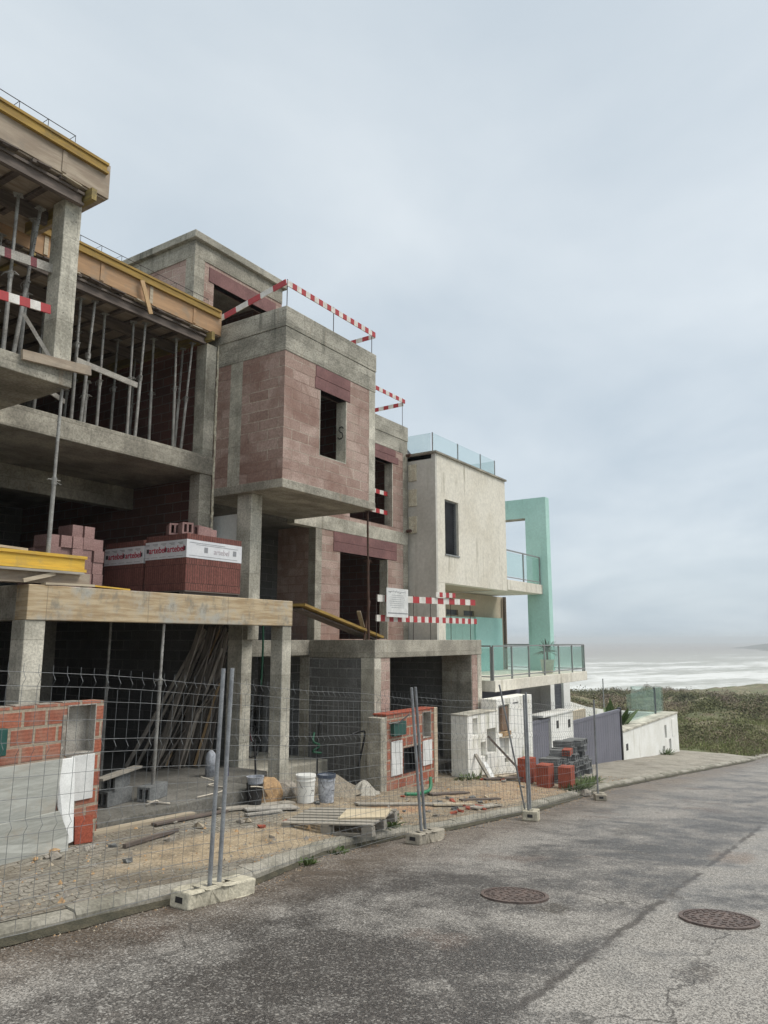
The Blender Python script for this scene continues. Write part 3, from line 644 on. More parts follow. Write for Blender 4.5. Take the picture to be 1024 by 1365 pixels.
# sea
def seamat():
    m, t, bs = newmat('surf_water')
    v = ocoord(t); sx = N(t, 'ShaderNodeSeparateXYZ'); L(t, v, sx.inputs[0])
    s = mth(t, 'ADD', mth(t, 'MULTIPLY', sx.outputs[0], SN[0]), mth(t, 'MULTIPLY', sx.outputs[1], SN[1]))
    r = mth(t, 'SUBTRACT', mth(t, 'MULTIPLY', sx.outputs[0], SN[1]), mth(t, 'MULTIPLY', sx.outputs[1], SN[0]))
    cv = N(t, 'ShaderNodeCombineXYZ'); L(t, mth(t, 'MULTIPLY', s, .016), cv.inputs[0]); L(t, mth(t, 'MULTIPLY', r, .0045), cv.inputs[1])
    w = noise(t, cv.outputs[0], 1.0, 6, .62, .5)
    cv2 = N(t, 'ShaderNodeCombineXYZ'); L(t, mth(t, 'MULTIPLY', s, .10), cv2.inputs[0]); L(t, mth(t, 'MULTIPLY', r, .035), cv2.inputs[1])
    w2 = noise(t, cv2.outputs[0], 1.0, 9, .74, .9)
    ww = mth(t, 'ADD', mth(t, 'MULTIPLY', w, .52), mth(t, 'MULTIPLY', w2, .48))
    # breakers: long ribbons parallel to the shore, thinning out with distance
    wob_ = mth(t, 'ADD', s, mth(t, 'MULTIPLY', w, 190.))
    rib = mth(t, 'ABSOLUTE', mth(t, 'SINE', mth(t, 'MULTIPLY', wob_, .058)))
    f_ = mth(t, 'ADD', mth(t, 'MULTIPLY', rib, .13), mth(t, 'MULTIPLY', mth(t, 'SUBTRACT', ww, .5), 2.3)); f_ = mth(t, 'ADD', f_, .62)
    th = mapr(t, s, 160., 760., .60, 1.02)
    a = mth(t, 'MULTIPLY', mapr(t, mth(t, 'SUBTRACT', f_, th), -.12, .22), .88)
    deep = mixc(t, mapr(t, s, 220., 900.), (.33, .335, .30), (.26, .235, .21))
    col = mixc(t, a, deep, (.66, .675, .67))
    L(t, col, bs.inputs['Base Color'])
    L(t, mapr(t, a, 0., 1., .45, .9), bs.inputs['Roughness']); bs.inputs['Specular IOR Level'].default_value = .3
    setbump(t, bs, mth(t, 'ADD', w2, mth(t, 'MULTIPLY', noise(t, v, .25, 4), .4)), .5, 1.2)
    return m
M['sea'] = seamat()
mb = MB(); mb.add([(-1500, -950, -22.3), (6500, -950, -22.3), (6500, 6500, -22.3), (-1500, 6500, -22.3)], [(0, 1, 2, 3)])
struct(mb.build('sea', 'sea'))
# headland across the bay
M['headland'] = gen('headland_scrub', (.10, .10, .075), (.07, .07, .055), .01, .1, 1, 0)
hx = np.linspace(1500, 3900, 80); hy = np.linspace(-900, 560, 50)
def headz(X, Y):
    edge = 330 + fbm(X, Y * 0, 300, 4) * 220 + (X - 2600) * .04
    h = sstep(edge - Y, -20, 220) * (26 + fbm(X, Y, 260, 4) * 40) * sstep(X, 1500, 2100)
    return -25 + h
struct(grid('headland_hill', hx, hy, headz, 'headland'))

# ================================================================== HOUSE A: bare concrete frame
A = tag(empty('unfinished_house', (5.4, 9.0, -2.3), True), 'bare concrete frame of a house with open floors, nearest the camera', 'house')
part(A, 'column', 'conc_light', lambda m: m.box(5.38, 5.66, 9.0, 9.3, -2.6, .25), .012)
part(A, 'column', 'conc_light', lambda m: m.box(10.26, 10.5, 9.0, 9.28, -2.9, .25), .012)
def _(m):
    m.box(5.38, 10.5, 8.98, 9.25, .25, .70)
part(A, 'front_beam', 'formed', _, .01)
part(A, 'side_beam', 'conc', lambda m: m.box(5.38, 5.63, 9.25, 14.2, .25, .70), .01)
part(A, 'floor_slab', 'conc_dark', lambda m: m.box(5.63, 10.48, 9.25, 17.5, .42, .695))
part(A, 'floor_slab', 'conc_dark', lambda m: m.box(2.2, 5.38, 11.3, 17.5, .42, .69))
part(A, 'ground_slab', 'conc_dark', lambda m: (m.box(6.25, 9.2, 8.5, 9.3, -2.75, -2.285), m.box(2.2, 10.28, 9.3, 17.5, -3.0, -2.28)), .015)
# ground floor walls, deep in shade
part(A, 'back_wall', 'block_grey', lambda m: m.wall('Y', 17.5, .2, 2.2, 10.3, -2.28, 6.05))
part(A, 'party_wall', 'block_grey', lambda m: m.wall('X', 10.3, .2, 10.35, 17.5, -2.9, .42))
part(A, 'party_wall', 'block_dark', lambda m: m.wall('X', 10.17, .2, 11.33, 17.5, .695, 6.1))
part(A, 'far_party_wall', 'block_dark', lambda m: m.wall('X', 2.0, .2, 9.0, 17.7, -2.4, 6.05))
part(A, 'column', 'conc_light', lambda m: m.box(10.25, 10.52, 9.98, 10.35, -2.9, .42), .01)
part(A, 'column', 'conc_dark', lambda m: m.box(7.9, 8.15, 12.6, 12.9, -2.28, .42), .01)
# first floor
part(A, 'column', 'conc', lambda m: m.box(9.82, 10.12, 10.83, 11.12, .695, 3.21), .01)
part(A, 'column', 'conc_dark', lambda m: m.box(6.6, 6.9, 13.0, 13.19, .695, 3.21), .01)
part(A, 'column', 'conc_dark', lambda m: m.box(5.0, 5.3, 12.3, 12.6, .695, 3.21), .01)
part(A, 'inner_beam', 'conc', lambda m: m.box(2.2, 10.12, 13.2, 13.45, 2.75, 3.21), .01)
# first floor slab over it, with the projecting bay slab
part(A, 'first_slab', 'conc', lambda m: m.box(2.2, 10.13, 10.80, 17.5, 3.21, 3.585), .012)
part(A, 'bay_slab', 'conc', lambda m: m.box(2.2, 5.76, 8.97, 10.80, 3.40, 3.64), .012)
# second floor columns
part(A, 'column', 'conc_light', lambda m: m.box(5.49, 5.75, 9.02, 9.32, 3.64, 6.14), .012)
part(A, 'column', 'conc_light', lambda m: m.box(9.85, 10.115, 10.82, 11.12, 3.585, 5.9), .012)
part(A, 'column', 'conc_dark', lambda m: m.box(6.2, 6.5, 12.6, 12.9, 3.585, 6.05), .01)
def _(m):
    z = 5.95; pts = []
    while z > .8:
        pts.append((10.145 + random.uniform(-.012, .012), 10.80, z)); z -= random.uniform(.06, .14)
    m.path(pts, [random.uniform(.016, .032) for _ in pts], 6)
part(A, 'foam_seam', 'foam', _)

# roof formwork, bay and main roof
def formwork(x0, x1, y0, y1, zt, lab, plymat, ends):
    F = tag(empty('roof_formwork', (x1, y0, zt - .7), True), lab, 'formwork')
    part(F, 'edge_beam', 'yellow', lambda m: (m.box(x0, x1, y0 - .075, y0 - .02, zt - .17, zt - .13), m.box(x0, x1 - .02, y0 - .055, y0 - .035, zt - .13, zt - .04), m.box(x0, x1, y0 - .075, y0 - .02, zt - .04, zt)))
    part(F, 'face_board', plymat, lambda m: (m.box(x0, x1 + .06, y0 - .02, y0 + .003, zt - .52, zt + .01)), .003)
    part(F, 'side_board', plymat, lambda m: m.box(x1 + .037, x1 + .06, y0 + .003, y1, zt - .52, zt + .01), .003)
    part(F, 'soffit_board', 'ply_grey', lambda m: m.box(x0, x1 + .036, y0 + .003, y1, zt - .545, zt - .522))
    def st(m):
        m.box(x0, x1 - .32, y0 + .05, y0 + .06, zt - .76, zt - .64); m.box(x0, x1 - .30, y0 + .015, y0 + .095, zt - .64, zt - .60); m.box(x0, x1 - .30, y0 + .015, y0 + .095, zt - .80, zt - .76)
    part(F, 'stringer', 'wood_dark', st)
    for k, yy in enumerate((y0 + .9, y0 + 1.9)):
        part(F, 'stringer', 'wood_dark', lambda m: m.box(x0, x1 - .3, yy, yy + .08, zt - .80, zt - .60))
    x = x1 - .28; k = 0
    while x > x0:
        part(F, 'joist', 'yellow_y' if k == 0 or k == 9 else 'wood_dark', lambda m: m.box(x, x + .08, y0 - (.10 if k == 0 else random.uniform(-.02, .07)), y1 - .3, zt - .60 + .003, zt - .545 - .003) if k else m.box(x, x + .08, y0 - .12, y1 - .3, zt - .72, zt - .548))
        x -= .42; k += 1
    for k in range(9):
        xx = x1 - .5 - k * .46 - random.uniform(0, .12); ll = random.uniform(.14, .34)
        part(F, 'ragged_board', 'wood_dark' if k % 3 else 'wood_pale', lambda m: m.obox((xx, y0 - random.uniform(.015, .045), zt - .555 - .012), (ll, .09, .02), Matrix.Rotation(random.uniform(-.08, .08), 3, 'Y') @ Matrix.Rotation(random.uniform(-.1, .1), 3, 'Z')))
    for k in range(4):
        xx = x1 - .7 - k * 1.05
        part(F, 'batten', 'wood_pale' if k % 2 else plymat, lambda m: m.box(xx, xx + .07, y0 - .034, y0 - .021, zt - .50, zt - .18))
    part(F, 'concrete_topping', 'conc_dark', lambda m: m.box(x0, x1 + .03, y0 + .004, y1, zt - .51, zt - .30))
    return F
formwork(2.0, 5.98, 8.86, 10.70, 6.86, 'yellow edged timber formwork over the projecting bay, top left', 'ply_grey', 1)
formwork(2.0, 10.06, 10.74, 17.6, 6.63, 'orange plywood roof formwork with yellow beam over the open upper floor', 'ply', 1)

def rebar_cage(x0, x1, y, z, lab):
    R_ = tag(empty('rebar_cage', (x1, y, z), True), lab, 'rebar')
    part(R_, 'long_bar', 'rebar', lambda m: m.tube((x0, y, z + .20), (x1, y, z + .20), .006, 5))
    part(R_, 'long_bar', 'rebar', lambda m: m.tube((x0, y, z + .02), (x1, y, z + .02), .006, 5))
    def stir(m):
        x = x1
        while x > x0:
            m.path([(x, y, z - .25), (x, y, z + .205), (x, y + .22, z + .205), (x, y + .22, z - .25)], .005, 4); x -= .42
    part(R_, 'stirrups', 'rebar', stir)
    part(R_, 'long_bar', 'rebar', lambda m: m.tube((x0, y + .22, z + .20), (x1, y + .22, z + .20), .006, 5))
rebar_cage(2.1, 5.55, 9.0, 6.93, 'thin rebar cage rising above the bay formwork, top left')
rebar_cage(2.1, 9.9, 10.9, 6.68, 'thin rebar cage along the top of the orange plywood formwork')
# loose timbers on the frame
def beam_thing(name, p, q, w, h, mat, lab, cat, group=None, up=(0, 0, 1)):
    p, q = Vector(p), Vector(q); c = (p + q) / 2; d = (q - p)
    o = MB().bar(-d / 2, d / 2, w, h, up=up).build(name, mat, loc=c)
    return tag(o, lab, cat, group)
beam_thing('plank', (8.07, 10.64, 6.44), (8.27, 10.60, 5.86), .09, .022, 'wood_tan', 'short pale plank hanging upright on the orange plywood formwork', 'plank', up=(0, 1, 0))
beam_thing('plank', (5.0, 8.93, 3.63), (5.98, 8.9, 3.70), .05, .13, 'ply_grey', 'rough brown plank fixed along the edge of the bay slab', 'plank')
beam_thing('plank', (7.07, 10.94, 4.66), (8.32, 10.94, 4.58), .03, .10, 'greyold', 'pale grey guard plank tied across the props of the upper floor', 'plank')
def striped(name, p, q, w, h, n, mats, lab, group='red and white barrier boards', cat='barrier board', up=(0, 0, 1), start=0, frac=.5):
    p, q = Vector(p), Vector(q); c = (p + q) / 2; d = (q - p); mb = MB()
    ts = [0.0]
    for i in range(n):
        ts += [(i + 1 - frac) / n if True else 0, (i + 1) / n]
    for i in range(len(ts) - 1):
        mb.bar(-d / 2 + d * ts[i], -d / 2 + d * ts[i + 1], w, h, mi=(i + start) % 2, up=up)
    o = mb.build(name, mats, loc=c); return tag(o, lab, cat, group)
striped('barrier_board', (4.2, 9.28, 5.03), (5.62, 9.22, 5.13), .025, .13, 4, ['greyold', 'redold'], 'faded grey board with dull red blocks tied to the bay props', frac=.25)
striped('barrier_board', (3.9, 8.95, 4.25), (5.32, 8.90, 4.36), .025, .12, 5, ['wpaint', 'red'], 'bright red and white board across the bay opening, far left')
beam_thing('plank', (4.0, 9.6, 4.16), (7.2, 11.4, 4.05), .025, .08, 'greyold', 'thin grey rail crossing low behind the bay props', 'plank')

# steel props --------------------------------------------------
def make_prop(p, q, lab, group='steel props', over=.55):
    p, q = Vector(p), Vector(q); ln = (q - p).length
    e_ = empty('steel_prop', p); e_.rotation_euler = (q - p).to_track_quat('Z', 'Y').to_euler()
    tag(e_, lab, 'steel prop', group)
    c = ln * over
    part(e_, 'outer_tube', 'prop', lambda m: m.tube((0, 0, 0), (0, 0, c), .029, 10), smooth=False)
    def inn(m):
        m.tube((0, 0, c), (0, 0, ln - .006), .0225, 10)
        z = c + .12
        while z < ln - .1: m.box(-.0235, .0235, -.006, .006, z, z + .012, 1); z += .1
    part(e_, 'inner_tube', ['prop', 'blackp'], inn)
    def col(m):
        m.tube((0, 0, c - .05), (0, 0, c + .05), .037, 10); m.path([(-.10, 0, c + .01), (-.05, .05, c + .03), (.06, .05, c + .0), (.11, 0, c - .03)], .007, 5)
        m.tube((-.09, 0, c + .02), (.09, 0, c + .02), .008, 6)
    part(e_, 'collar', 'prop', col)
    part(e_, 'base_plate', 'prop', lambda m: m.box(-.06, .06, -.06, .06, 0, .006))
    part(e_, 'head_plate', 'prop', lambda m: m.box(-.06, .06, -.06, .06, ln - .006, ln))
    return e_
zA = 3.585; KA = .958
P2 = [((7.45, 11.55), (7.47, 11.55), .62, 'first full prop right of the bay column on the open upper floor'),
      ((7.60, 11.5), (7.69, 11.45), .55, 'thick steel prop right of the bay column, leaning slightly, upper floor'),
      ((8.10, 11.75), (8.12, 11.75), .42, 'steel prop left of centre behind the guard plank end'),
      ((8.62, 11.55), (8.66, 11.6), .5, 'left one of the close pair of props at the guard plank end'),
      ((8.75, 11.48), (8.82, 11.45), .52, 'right one of the close pair of props at the guard plank end'),
      ((9.45, 11.95), (9.43, 11.95), .5, 'dim prop in the middle of the open upper floor, right half'),
      ((9.72, 11.55), (9.68, 11.55), .55, 'straight prop left of the leaning pair near the right column'),
      ((9.88, 11.5), (10.02, 11.45), .48, 'leaning prop next to the right column of the upper floor'),
      ((10.05, 11.9), (10.12, 11.85), .5, 'half hidden prop against the right column of the upper floor')]
for (b, t_, ov, lab) in P2:
    make_prop((b[0] * KA, b[1] * KA, zA), (t_[0] * KA, t_[1] * KA, 5.84), lab, over=ov)
for i, (x, y) in enumerate(((7.3, 12.5), (8.3, 12.9), (9.0, 12.6), (9.9, 13.2), (8.6, 13.6))):
    make_prop((x * KA, y * KA, zA), (x * KA + .05, y * KA, 5.84), ['steel prop in the shade near the back, behind the bay column', 'steel prop in the shade, second row, left of centre', 'steel prop in the shade, second row, middle of the floor',
              'steel prop in the shade by the brick party wall', 'rearmost steel prop in the dark upper floor'][i])
make_prop((7.6, 11.4, zA), (7.65, 11.45, 4.55), 'short unextended steel prop standing loose on the upper floor', over=.7)
OB = [((5.16, 9.45), (5.38, 9.45), 'front right prop of the bay, leaning outward, beside the concrete column'),
      ((4.95, 9.3), (5.02, 9.4), 'front steel prop of the bay at the left picture edge side'),
      ((5.42, 9.75), (5.50, 9.8), 'bay prop almost touching the concrete column, behind the leaning one'),
      ((5.0, 10.1), (5.02, 10.1), 'second row prop of the bay, left one'),
      ((5.45, 10.6), (5.45, 10.6), 'second row prop of the bay, right one'),
      ((4.75, 9.6), (4.75, 9.6), 'leftmost visible steel prop of the bay')]
for (b, t_, lab) in OB: make_prop((*b, 3.64), (*t_, 6.06), lab, over=.5)
beam_thing('brace', (5.18, 9.3, 4.35), (5.50, 9.05, 3.72), .02, .05, 'greyold', 'thin diagonal brace at the foot of the bay props', 'brace')
make_prop((5.70, 9.14, .70), (5.70, 9.10, 3.40), 'tall steel prop carrying the corner of the bay slab, outside the frame', over=.52)
make_prop((7.58, 9.08, -2.285), (7.66, 9.10, .25), 'pale steel prop under the tan front beam behind the mesh fence', over=.66)
make_prop((8.1, 11.0, -2.28), (8.12, 11.0, .42), 'dim steel prop in the dark ground floor, left of the pale one')
make_prop((6.9, 11.6, -2.28), (6.9, 11.6, .42), 'faint steel prop deepest in the dark ground floor')

# materials stored on the terrace of house A ---------------------------------
def pack(name, x0, x1, y0, y1, z0, z1, lab, front_print):
    e_ = tag(empty(name, ((x0 + x1) / 2, (y0 + y1) / 2, z0), True), lab, 'brick pack', 'wrapped brick packs')
    part(e_, 'bricks', 'packbrick', lambda m: m.box(x0, x1, y0, y1, z0 + .1, z1), .004)
    def pal(m):
        for i in range(3):
            yy = y0 + .03 + i * (y1 - y0 - .16) / 2; m.box(x0, x1, yy, yy + .1, z0, z0 + .078)
        m.box(x0, x1, y0, y1, z0 + .08, z0 + .098)
    part(e_, 'pallet', 'wood_dark', pal)
    zt, zb = z1 - .10, z1 - .40
    part(e_, 'wrap_band', 'wrap', lambda m: (m.box(x0 - .006, x1 + .006, y0 - .006, y0, zb, zt), m.box(x0 - .006, x0, y0, y1, zb, zt), m.box(x1, x1 + .006, y0, y1, zb, zt), m.box(x0 - .006, x1 + .006, y1, y1 + .006, zb, zt)))
    zc = (zt + zb) / 2
    wy = (y1 - y0)
    for k, yc in enumerate((y1 - wy * .30, y0 + wy * .25)):
        text_mesh('artebel', .15, 'printr', 'lettering', mat_basis((x0 - .009, yc, zc), (0, -1, 0), (0, 0, 1)), e_, bold=.0015)
    def marks(m):
        for yc in (y1 - wy * .06, y0 + wy * .5, y0 + .05):
            m.box(x0 - .0085, x0 - .0065, yc - .03, yc + .03, zc - .035, zc + .035)
    part(e_, 'print_square', 'printk', marks)
    def fine(m):
        for yc in np.arange(y0 + .08, y1 - .08, .21):
            m.box(x0 - .0085, x0 - .0065, yc, yc + .13, zt - .05, zt - .04); m.box(x0 - .0085, x0 - .0065, yc, yc + .09, zt - .07, zt - .062)
            m.box(x0 - .0085, x0 - .0065, yc, yc + .15, zb + .03, zb + .036)
    part(e_, 'fine_print', 'printg', fine)
    if front_print:
        text_mesh('artebel', .13, 'printf', 'lettering', mat_basis(((x0 + x1) / 2 + .15, y0 - .009, zc - .01), (1, 0, 0), (0, 0, 1)), e_)
        def sq(m):
            for xc in (x0 + .42, x1 - .17): m.box(xc - .04, xc + .04, y0 - .0085, y0 - .0065, zc - .045, zc + .045)
            m.box(x0 + .05, x1 - .4, y0 - .0085, y0 - .0065, zt - .05, zt - .042); m.box(x0 + .2, x1 - .1, y0 - .0085, y0 - .0065, zt - .075, zt - .068)
            m.box(x0 + .05, x1 - .1, y0 - .0085, y0 - .0065, zb + .035, zb + .042)
        part(e_, 'print_square', 'printg', sq)
    return e_
pack('brick_pack', 8.32, 9.58, 9.42, 10.44, .70, 1.74, 'wrapped pack of dark red bricks with white band at the terrace front', True)
pack('brick_pack', 8.32, 9.58, 10.5, 11.55, .70, 1.70, 'wrapped brick pack standing behind the front one, half hidden', False)
# hollow block mesh (long axis X), n holes through
def hollow(name, mat, lx, wy, hz, n, rows=1, wall=.022):
    mb = MB(); xs = [-lx / 2, lx / 2]
    us = []; w = (wy - wall * (n + 1)) / n
    holes = []
    hh = (hz - wall * (rows + 1)) / rows
    for i in range(n):
        for j in range(rows):
            a = -wy / 2 + wall + i * (w + wall); c = -hz / 2 + wall + j * (hh + wall); holes.append((a, a + w, c, c + hh))
    mb.wall('X', -lx / 2, lx, -wy / 2, wy / 2, -hz / 2, hz / 2, holes)
    return mb.build(name, mat)
vb = hollow('pink_block', 'pinkblock', .195, .40, .19, 3, 1, .03)
pb = hollow('pink_block', 'pinkblock', .4, .19, .195, 2, 1, .03)
PB = []
def place(src, first, loc, rot, lab, cat, group):
    o = src if first else src.copy()
    if not first: COL.objects.link(o)
    o.location = loc; o.rotation_euler = rot; tag(o, lab, cat, group); return o
ORD5 = ['first', 'second', 'third', 'fourth', 'fifth', 'sixth', 'seventh', 'eighth']
first = True
random.seed(11)
top = {0: 5, 1: 5, 2: 6, 3: 6, 4: 5}
for ix in range(5):
    for iy in range(2):
        for k in range(top[ix] - (1 if iy else 0)):
            x = 7.0 + ix * .205; y = 11.25 + iy * .42
            place(vb, first, (x + random.uniform(-.012, .012), y + random.uniform(-.03, .03), .70 + .1 + k * .198), (0, -math.pi / 2, random.uniform(-.05, .05)),
                  f'pink block, {["front", "rear"][iy]} row of loose pile, {ORD5[ix]} from left, {ORD5[k]} layer up', 'block', 'loose pink blocks left of the wrapped packs'); first = False
for ix, (x, y, r) in enumerate(((8.5, 9.72, 1.2), (8.48, 9.95, 1.0), (8.9, 9.75, .25), (9.15, 9.9, .1))):
    place(pb, ix == 0, (x, y, 1.74 + .1 + (0.0)), (0, 0, r) if ix < 4 else (0, 0, 0), ['loose hollow block at the left corner on top of the front brick pack', 'second hollow block behind the corner one on the brick pack',
          'hollow block with open cells showing, middle of the brick pack top', 'rightmost hollow block lying on the brick pack'][ix], 'block', 'hollow blocks on the brick pack')
# yellow beam and boards at the terrace edge, left
Yb = tag(empty('formwork_beam', (5.6, 9.1, .95), True), 'bright yellow timber beam lying on boards at the terrace edge', 'timber beam')
part(Yb, 'flange', 'yellow_new', lambda m: m.box(3.6, 6.24, 9.05, 9.13, 1.09, 1.13)); part(Yb, 'flange', 'yellow_new', lambda m: m.box(3.6, 6.24, 9.05, 9.13, .91, .95))
part(Yb, 'web', 'yellow_new', lambda m: m.box(3.6, 6.22, 9.075, 9.105, .95, 1.09))
for i, (p, q, w, h, mt) in enumerate((((4.2, 9.05, .88), (6.15, 9.03, .885), .12, .03, 'wood_grey'), ((4.5, 9.2, .80), (6.3, 9.15, .81), .2, .16, 'ply_grey'), ((5.6, 9.02, .72), (6.35, 9.05, .735), .1, .03, 'wood_pale'),
        ((5.3, 8.99, .74), (5.75, 9.02, .86), .03, .05, 'wood_pale'), ((6.3, 9.1, .74), (7.0, 9.15, .72), .12, .02, 'yellow_new'), ((6.33, 9.2, .72), (6.3, 9.3, 1.0), .12, .02, 'wood_grey'), ((4.0, 9.12, 1.18), (5.4, 9.15, 1.15), .1, .03, 'wood_pale'))):
    beam_thing('board', p, q, w, h, mt, ['thin grey board under the yellow beam', 'thick brown board at the bottom of the timber pile under the yellow beam', 'pale board end sticking out below the yellow beam',
               'short pale stick leaning under the yellow beam', 'thin yellow board lying flat right of the yellow beam', 'short grey board leaning at the end of the yellow beam', 'pale board resting on top of the yellow beam'][i], 'board', 'boards around the yellow beam')

# leaning timbers in the ground floor ------------------------------------------
random.seed(5)
ORD = ['first', 'second', 'third', 'fourth', 'fifth', 'sixth', 'seventh', 'eighth', 'ninth', 'tenth', 'eleventh', 'twelfth', 'thirteenth', 'fourteenth', 'fifteenth', 'sixteenth', 'seventeenth', 'eighteenth', 'nineteenth', 'twentieth',
       'twenty-first', 'twenty-second', 'twenty-third', 'twenty-fourth', 'twenty-fifth', 'twenty-sixth', 'twenty-seventh', 'twenty-eighth', 'twenty-ninth', 'thirtieth']
for i in range(36):
    u_ = i / 35; bx_ = 9.05 + u_ * 1.0 + random.uniform(-.06, .06); by = 11.45 - u_ * .85 + random.uniform(-.45, .35)
    tx = min(bx_ + random.uniform(.45, 1.0), 10.24); ty = by - random.uniform(.25, .95); tz = random.uniform(-1.1, .3) if i % 3 else random.uniform(-.2, .35)
    kind = i % 4; mt = 'wood_tan' if i in (17, 26) else ('wood_zp' if i % 3 == 0 else 'wood_z')
    p, q = Vector((bx_, by, -2.25)), Vector((tx, max(ty, 10.42), tz)); mbb = MB()
    if kind == 0: mbb.tube(p - p, q - p, .04, 7, r2=.03)
    elif kind == 1: mbb.bar(p - p, q - p, .17, .03)
    elif kind == 2: mbb.bar(p - p, q - p, .06, .05)
    else: mbb.bar(p - p, q - p, .11, .025)
    o = mbb.build(['timber_pole', 'timber_board', 'timber_batten', 'timber_board'][kind], mt, loc=p)
    w_ = {'wood_tan': 'tan', 'wood_zp': 'pale grey', 'wood_z': 'dark grey'}[mt] + ' ' + ['round pole', 'wide board', 'square batten', 'narrow board'][kind]
    where = ('left end' if i < 9 else 'left middle' if i < 18 else 'right middle' if i < 27 else 'right end')
    tag(o, f'{w_}, {ORD[i % 9]} from the left, {where} of the leaning timber pile', 'timber', 'timber leaning inside the ground floor')

# ================================================================== HOUSE B: pink block shell
B = tag(empty('block_house', (13.2, 9.0, -2.9), True), 'unfinished pink block house with a cantilevered corner box and open garage', 'house')
zb0, zb1, zp = 2.95, 5.45, 6.34
part(B, 'box_front_wall', 'block_pink', lambda m: m.wall('Y', 9.0, .22, 10.15, 12.95, zb0, zb1, [(11.22, 12.12, 3.6, 4.96)]))
part(B, 'box_side_wall', 'block_pink', lambda m: (m.wall('X', 10.15, .22, 9.22, 10.10, zb0, zb1), m.wall('X', 10.15, .22, 10.42, 11.29, zb0, zb1)))
part(B, 'column', 'conc_light', lambda m: m.box(10.145, 10.37, 10.10, 10.42, zb0, zb1))
part(B, 'column', 'conc_light', lambda m: m.box(12.95, 13.18, 8.995, 9.25, 2.80, zb1))
Wn = part(B, 'window_opening', 'conc_light', lambda m: (m.box(12.10, 12.12, 8.998, 9.25, 3.6, 4.955), m.box(11.22, 11.24, 8.998, 9.25, 3.6, 4.955), m.box(11.24, 12.10, 8.998, 9.25, 3.6, 3.62)))
part(B, 'lintel', 'lintel', lambda m: (m.box(11.06, 12.24, 8.988, 9.2, 4.96, 5.20), m.box(11.08, 12.24, 8.985, 9.2, 5.206, 5.44)), .006)
def _(m):   # graffiti S on the window reveal
    pts = []
    for k in range(17):
        t_ = k / 16; a = t_ * 2 * math.pi * .96
        if t_ < .5: pts.append((12.094, 9.12 - .045 * math.cos(a * 1.0 + .5) , 4.32 - .0 - .12 * t_ * 2 + .0))
    m.path([(12.096, 9.06, 4.38), (12.096, 9.10, 4.42), (12.096, 9.16, 4.41), (12.096, 9.18, 4.36), (12.096, 9.14, 4.31), (12.096, 9.09, 4.28), (12.096, 9.07, 4.22), (12.096, 9.10, 4.17), (12.096, 9.17, 4.16), (12.096, 9.21, 4.20)], .011, 5)
part(B, 'graffiti', 'blackp', _)
# concrete bands / parapets
def bandbox(m, x0, x1, y0, y1, z0, z1, zs):
    m.box(x0, x1, y0, y1, z0, zs); m.box(x0 - .012, x1 + .012, y0 - .012, y1, zs + .001, z1)
part(B, 'roof_band', 'band', lambda m: bandbox(m, 10.14, 13.19, 8.985, 11.29, zb1, zp, 5.93), .012)
part(B, 'roof_band', 'band', lambda m: bandbox(m, 13.19, 18.26, 11.29, 15.5, 5.40, 6.24, 5.80), .012)
part(B, 'box_floor', 'conc', lambda m: (m.box(10.14, 13.19, 8.985, 11.3, 2.78, zb0)), .012)
part(B, 'corner_column', 'conc_light', lambda m: m.box(10.26, 10.56, 9.86, 10.24, -.0, 2.78), .012)
# entry recess under the box
part(B, 'entry_floor', 'conc_dark', lambda m: m.box(10.52, 14.0, 10.9, 14.2, -.32, -.01), .01)
part(B, 'entry_beam', 'conc', lambda m: m.box(10.52, 13.95, 10.78, 10.9, -.34, -.005), .01)
part(B, 'entry_step', 'conc_light', lambda m: m.box(10.55, 13.18, 10.2, 12.6, -3.0, -2.52), .02)
part(B, 'column', 'conc', lambda m: m.box(13.2, 13.5, 10.78, 11.05, -3.0, -.34), .01)
part(B, 'ground_wall', 'block_grey', lambda m: m.wall('Y', 12.6, .2, 10.5, 13.4, -3.0, -.32, [(10.75, 11.9, -.9, -.55)]))
part(B, 'side_wall', 'block_pink', lambda m: m.wall('X', 14.0, .2, 11.5, 12.5, -.01, 2.75))
part(B, 'inner_column', 'conc', lambda m: m.box(12.55, 12.85, 12.4, 12.65, -.01, 2.75), .01)
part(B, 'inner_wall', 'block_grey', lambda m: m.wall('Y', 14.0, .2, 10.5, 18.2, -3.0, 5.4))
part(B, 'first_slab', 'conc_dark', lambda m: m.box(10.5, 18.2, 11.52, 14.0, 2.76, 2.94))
# main front wall
part(B, 'front_wall', 'block_pink', lambda m: m.wall('Y', 11.3, .22, 14.25, 18.0, 0, 2.70, [(15.0, 17.2, .02, 2.2)]))
part(B, 'front_wall', 'block_pink', lambda m: m.wall('Y', 11.3, .22, 13.19, 18.0, 3.05, 5.40, [(15.4, 17.45, 3.15, 5.0)]))
part(B, 'floor_band', 'conc_light', lambda m: m.box(13.19, 18.26, 11.285, 11.52, 2.70, 3.05), .01)
part(B, 'column', 'conc', lambda m: m.box(14.0, 14.25, 11.29, 11.52, 0, 2.70), .008)
part(B, 'column', 'conc', lambda m: m.box(18.0, 18.26, 11.29, 11.52, 0, 2.70), .008)
part(B, 'column', 'conc', lambda m: m.box(18.0, 18.26, 11.29, 11.52, 3.05, 5.40), .008)
part(B, 'lintel', 'lintel', lambda m: (m.box(14.72, 17.65, 11.285, 11.5, 2.2, 2.44), m.box(14.72, 17.65, 11.285, 11.5, 2.446, 2.69)), .006)
part(B, 'lintel', 'lintel', lambda m: (m.box(15.2, 17.75, 11.285, 11.5, 5.0, 5.2), m.box(15.2, 17.6, 11.285, 11.5, 5.206, 5.39)), .006)
part(B, 'window_opening', 'conc_light', lambda m: (m.box(17.18, 17.21, 11.297, 11.56, .02, 2.198)))
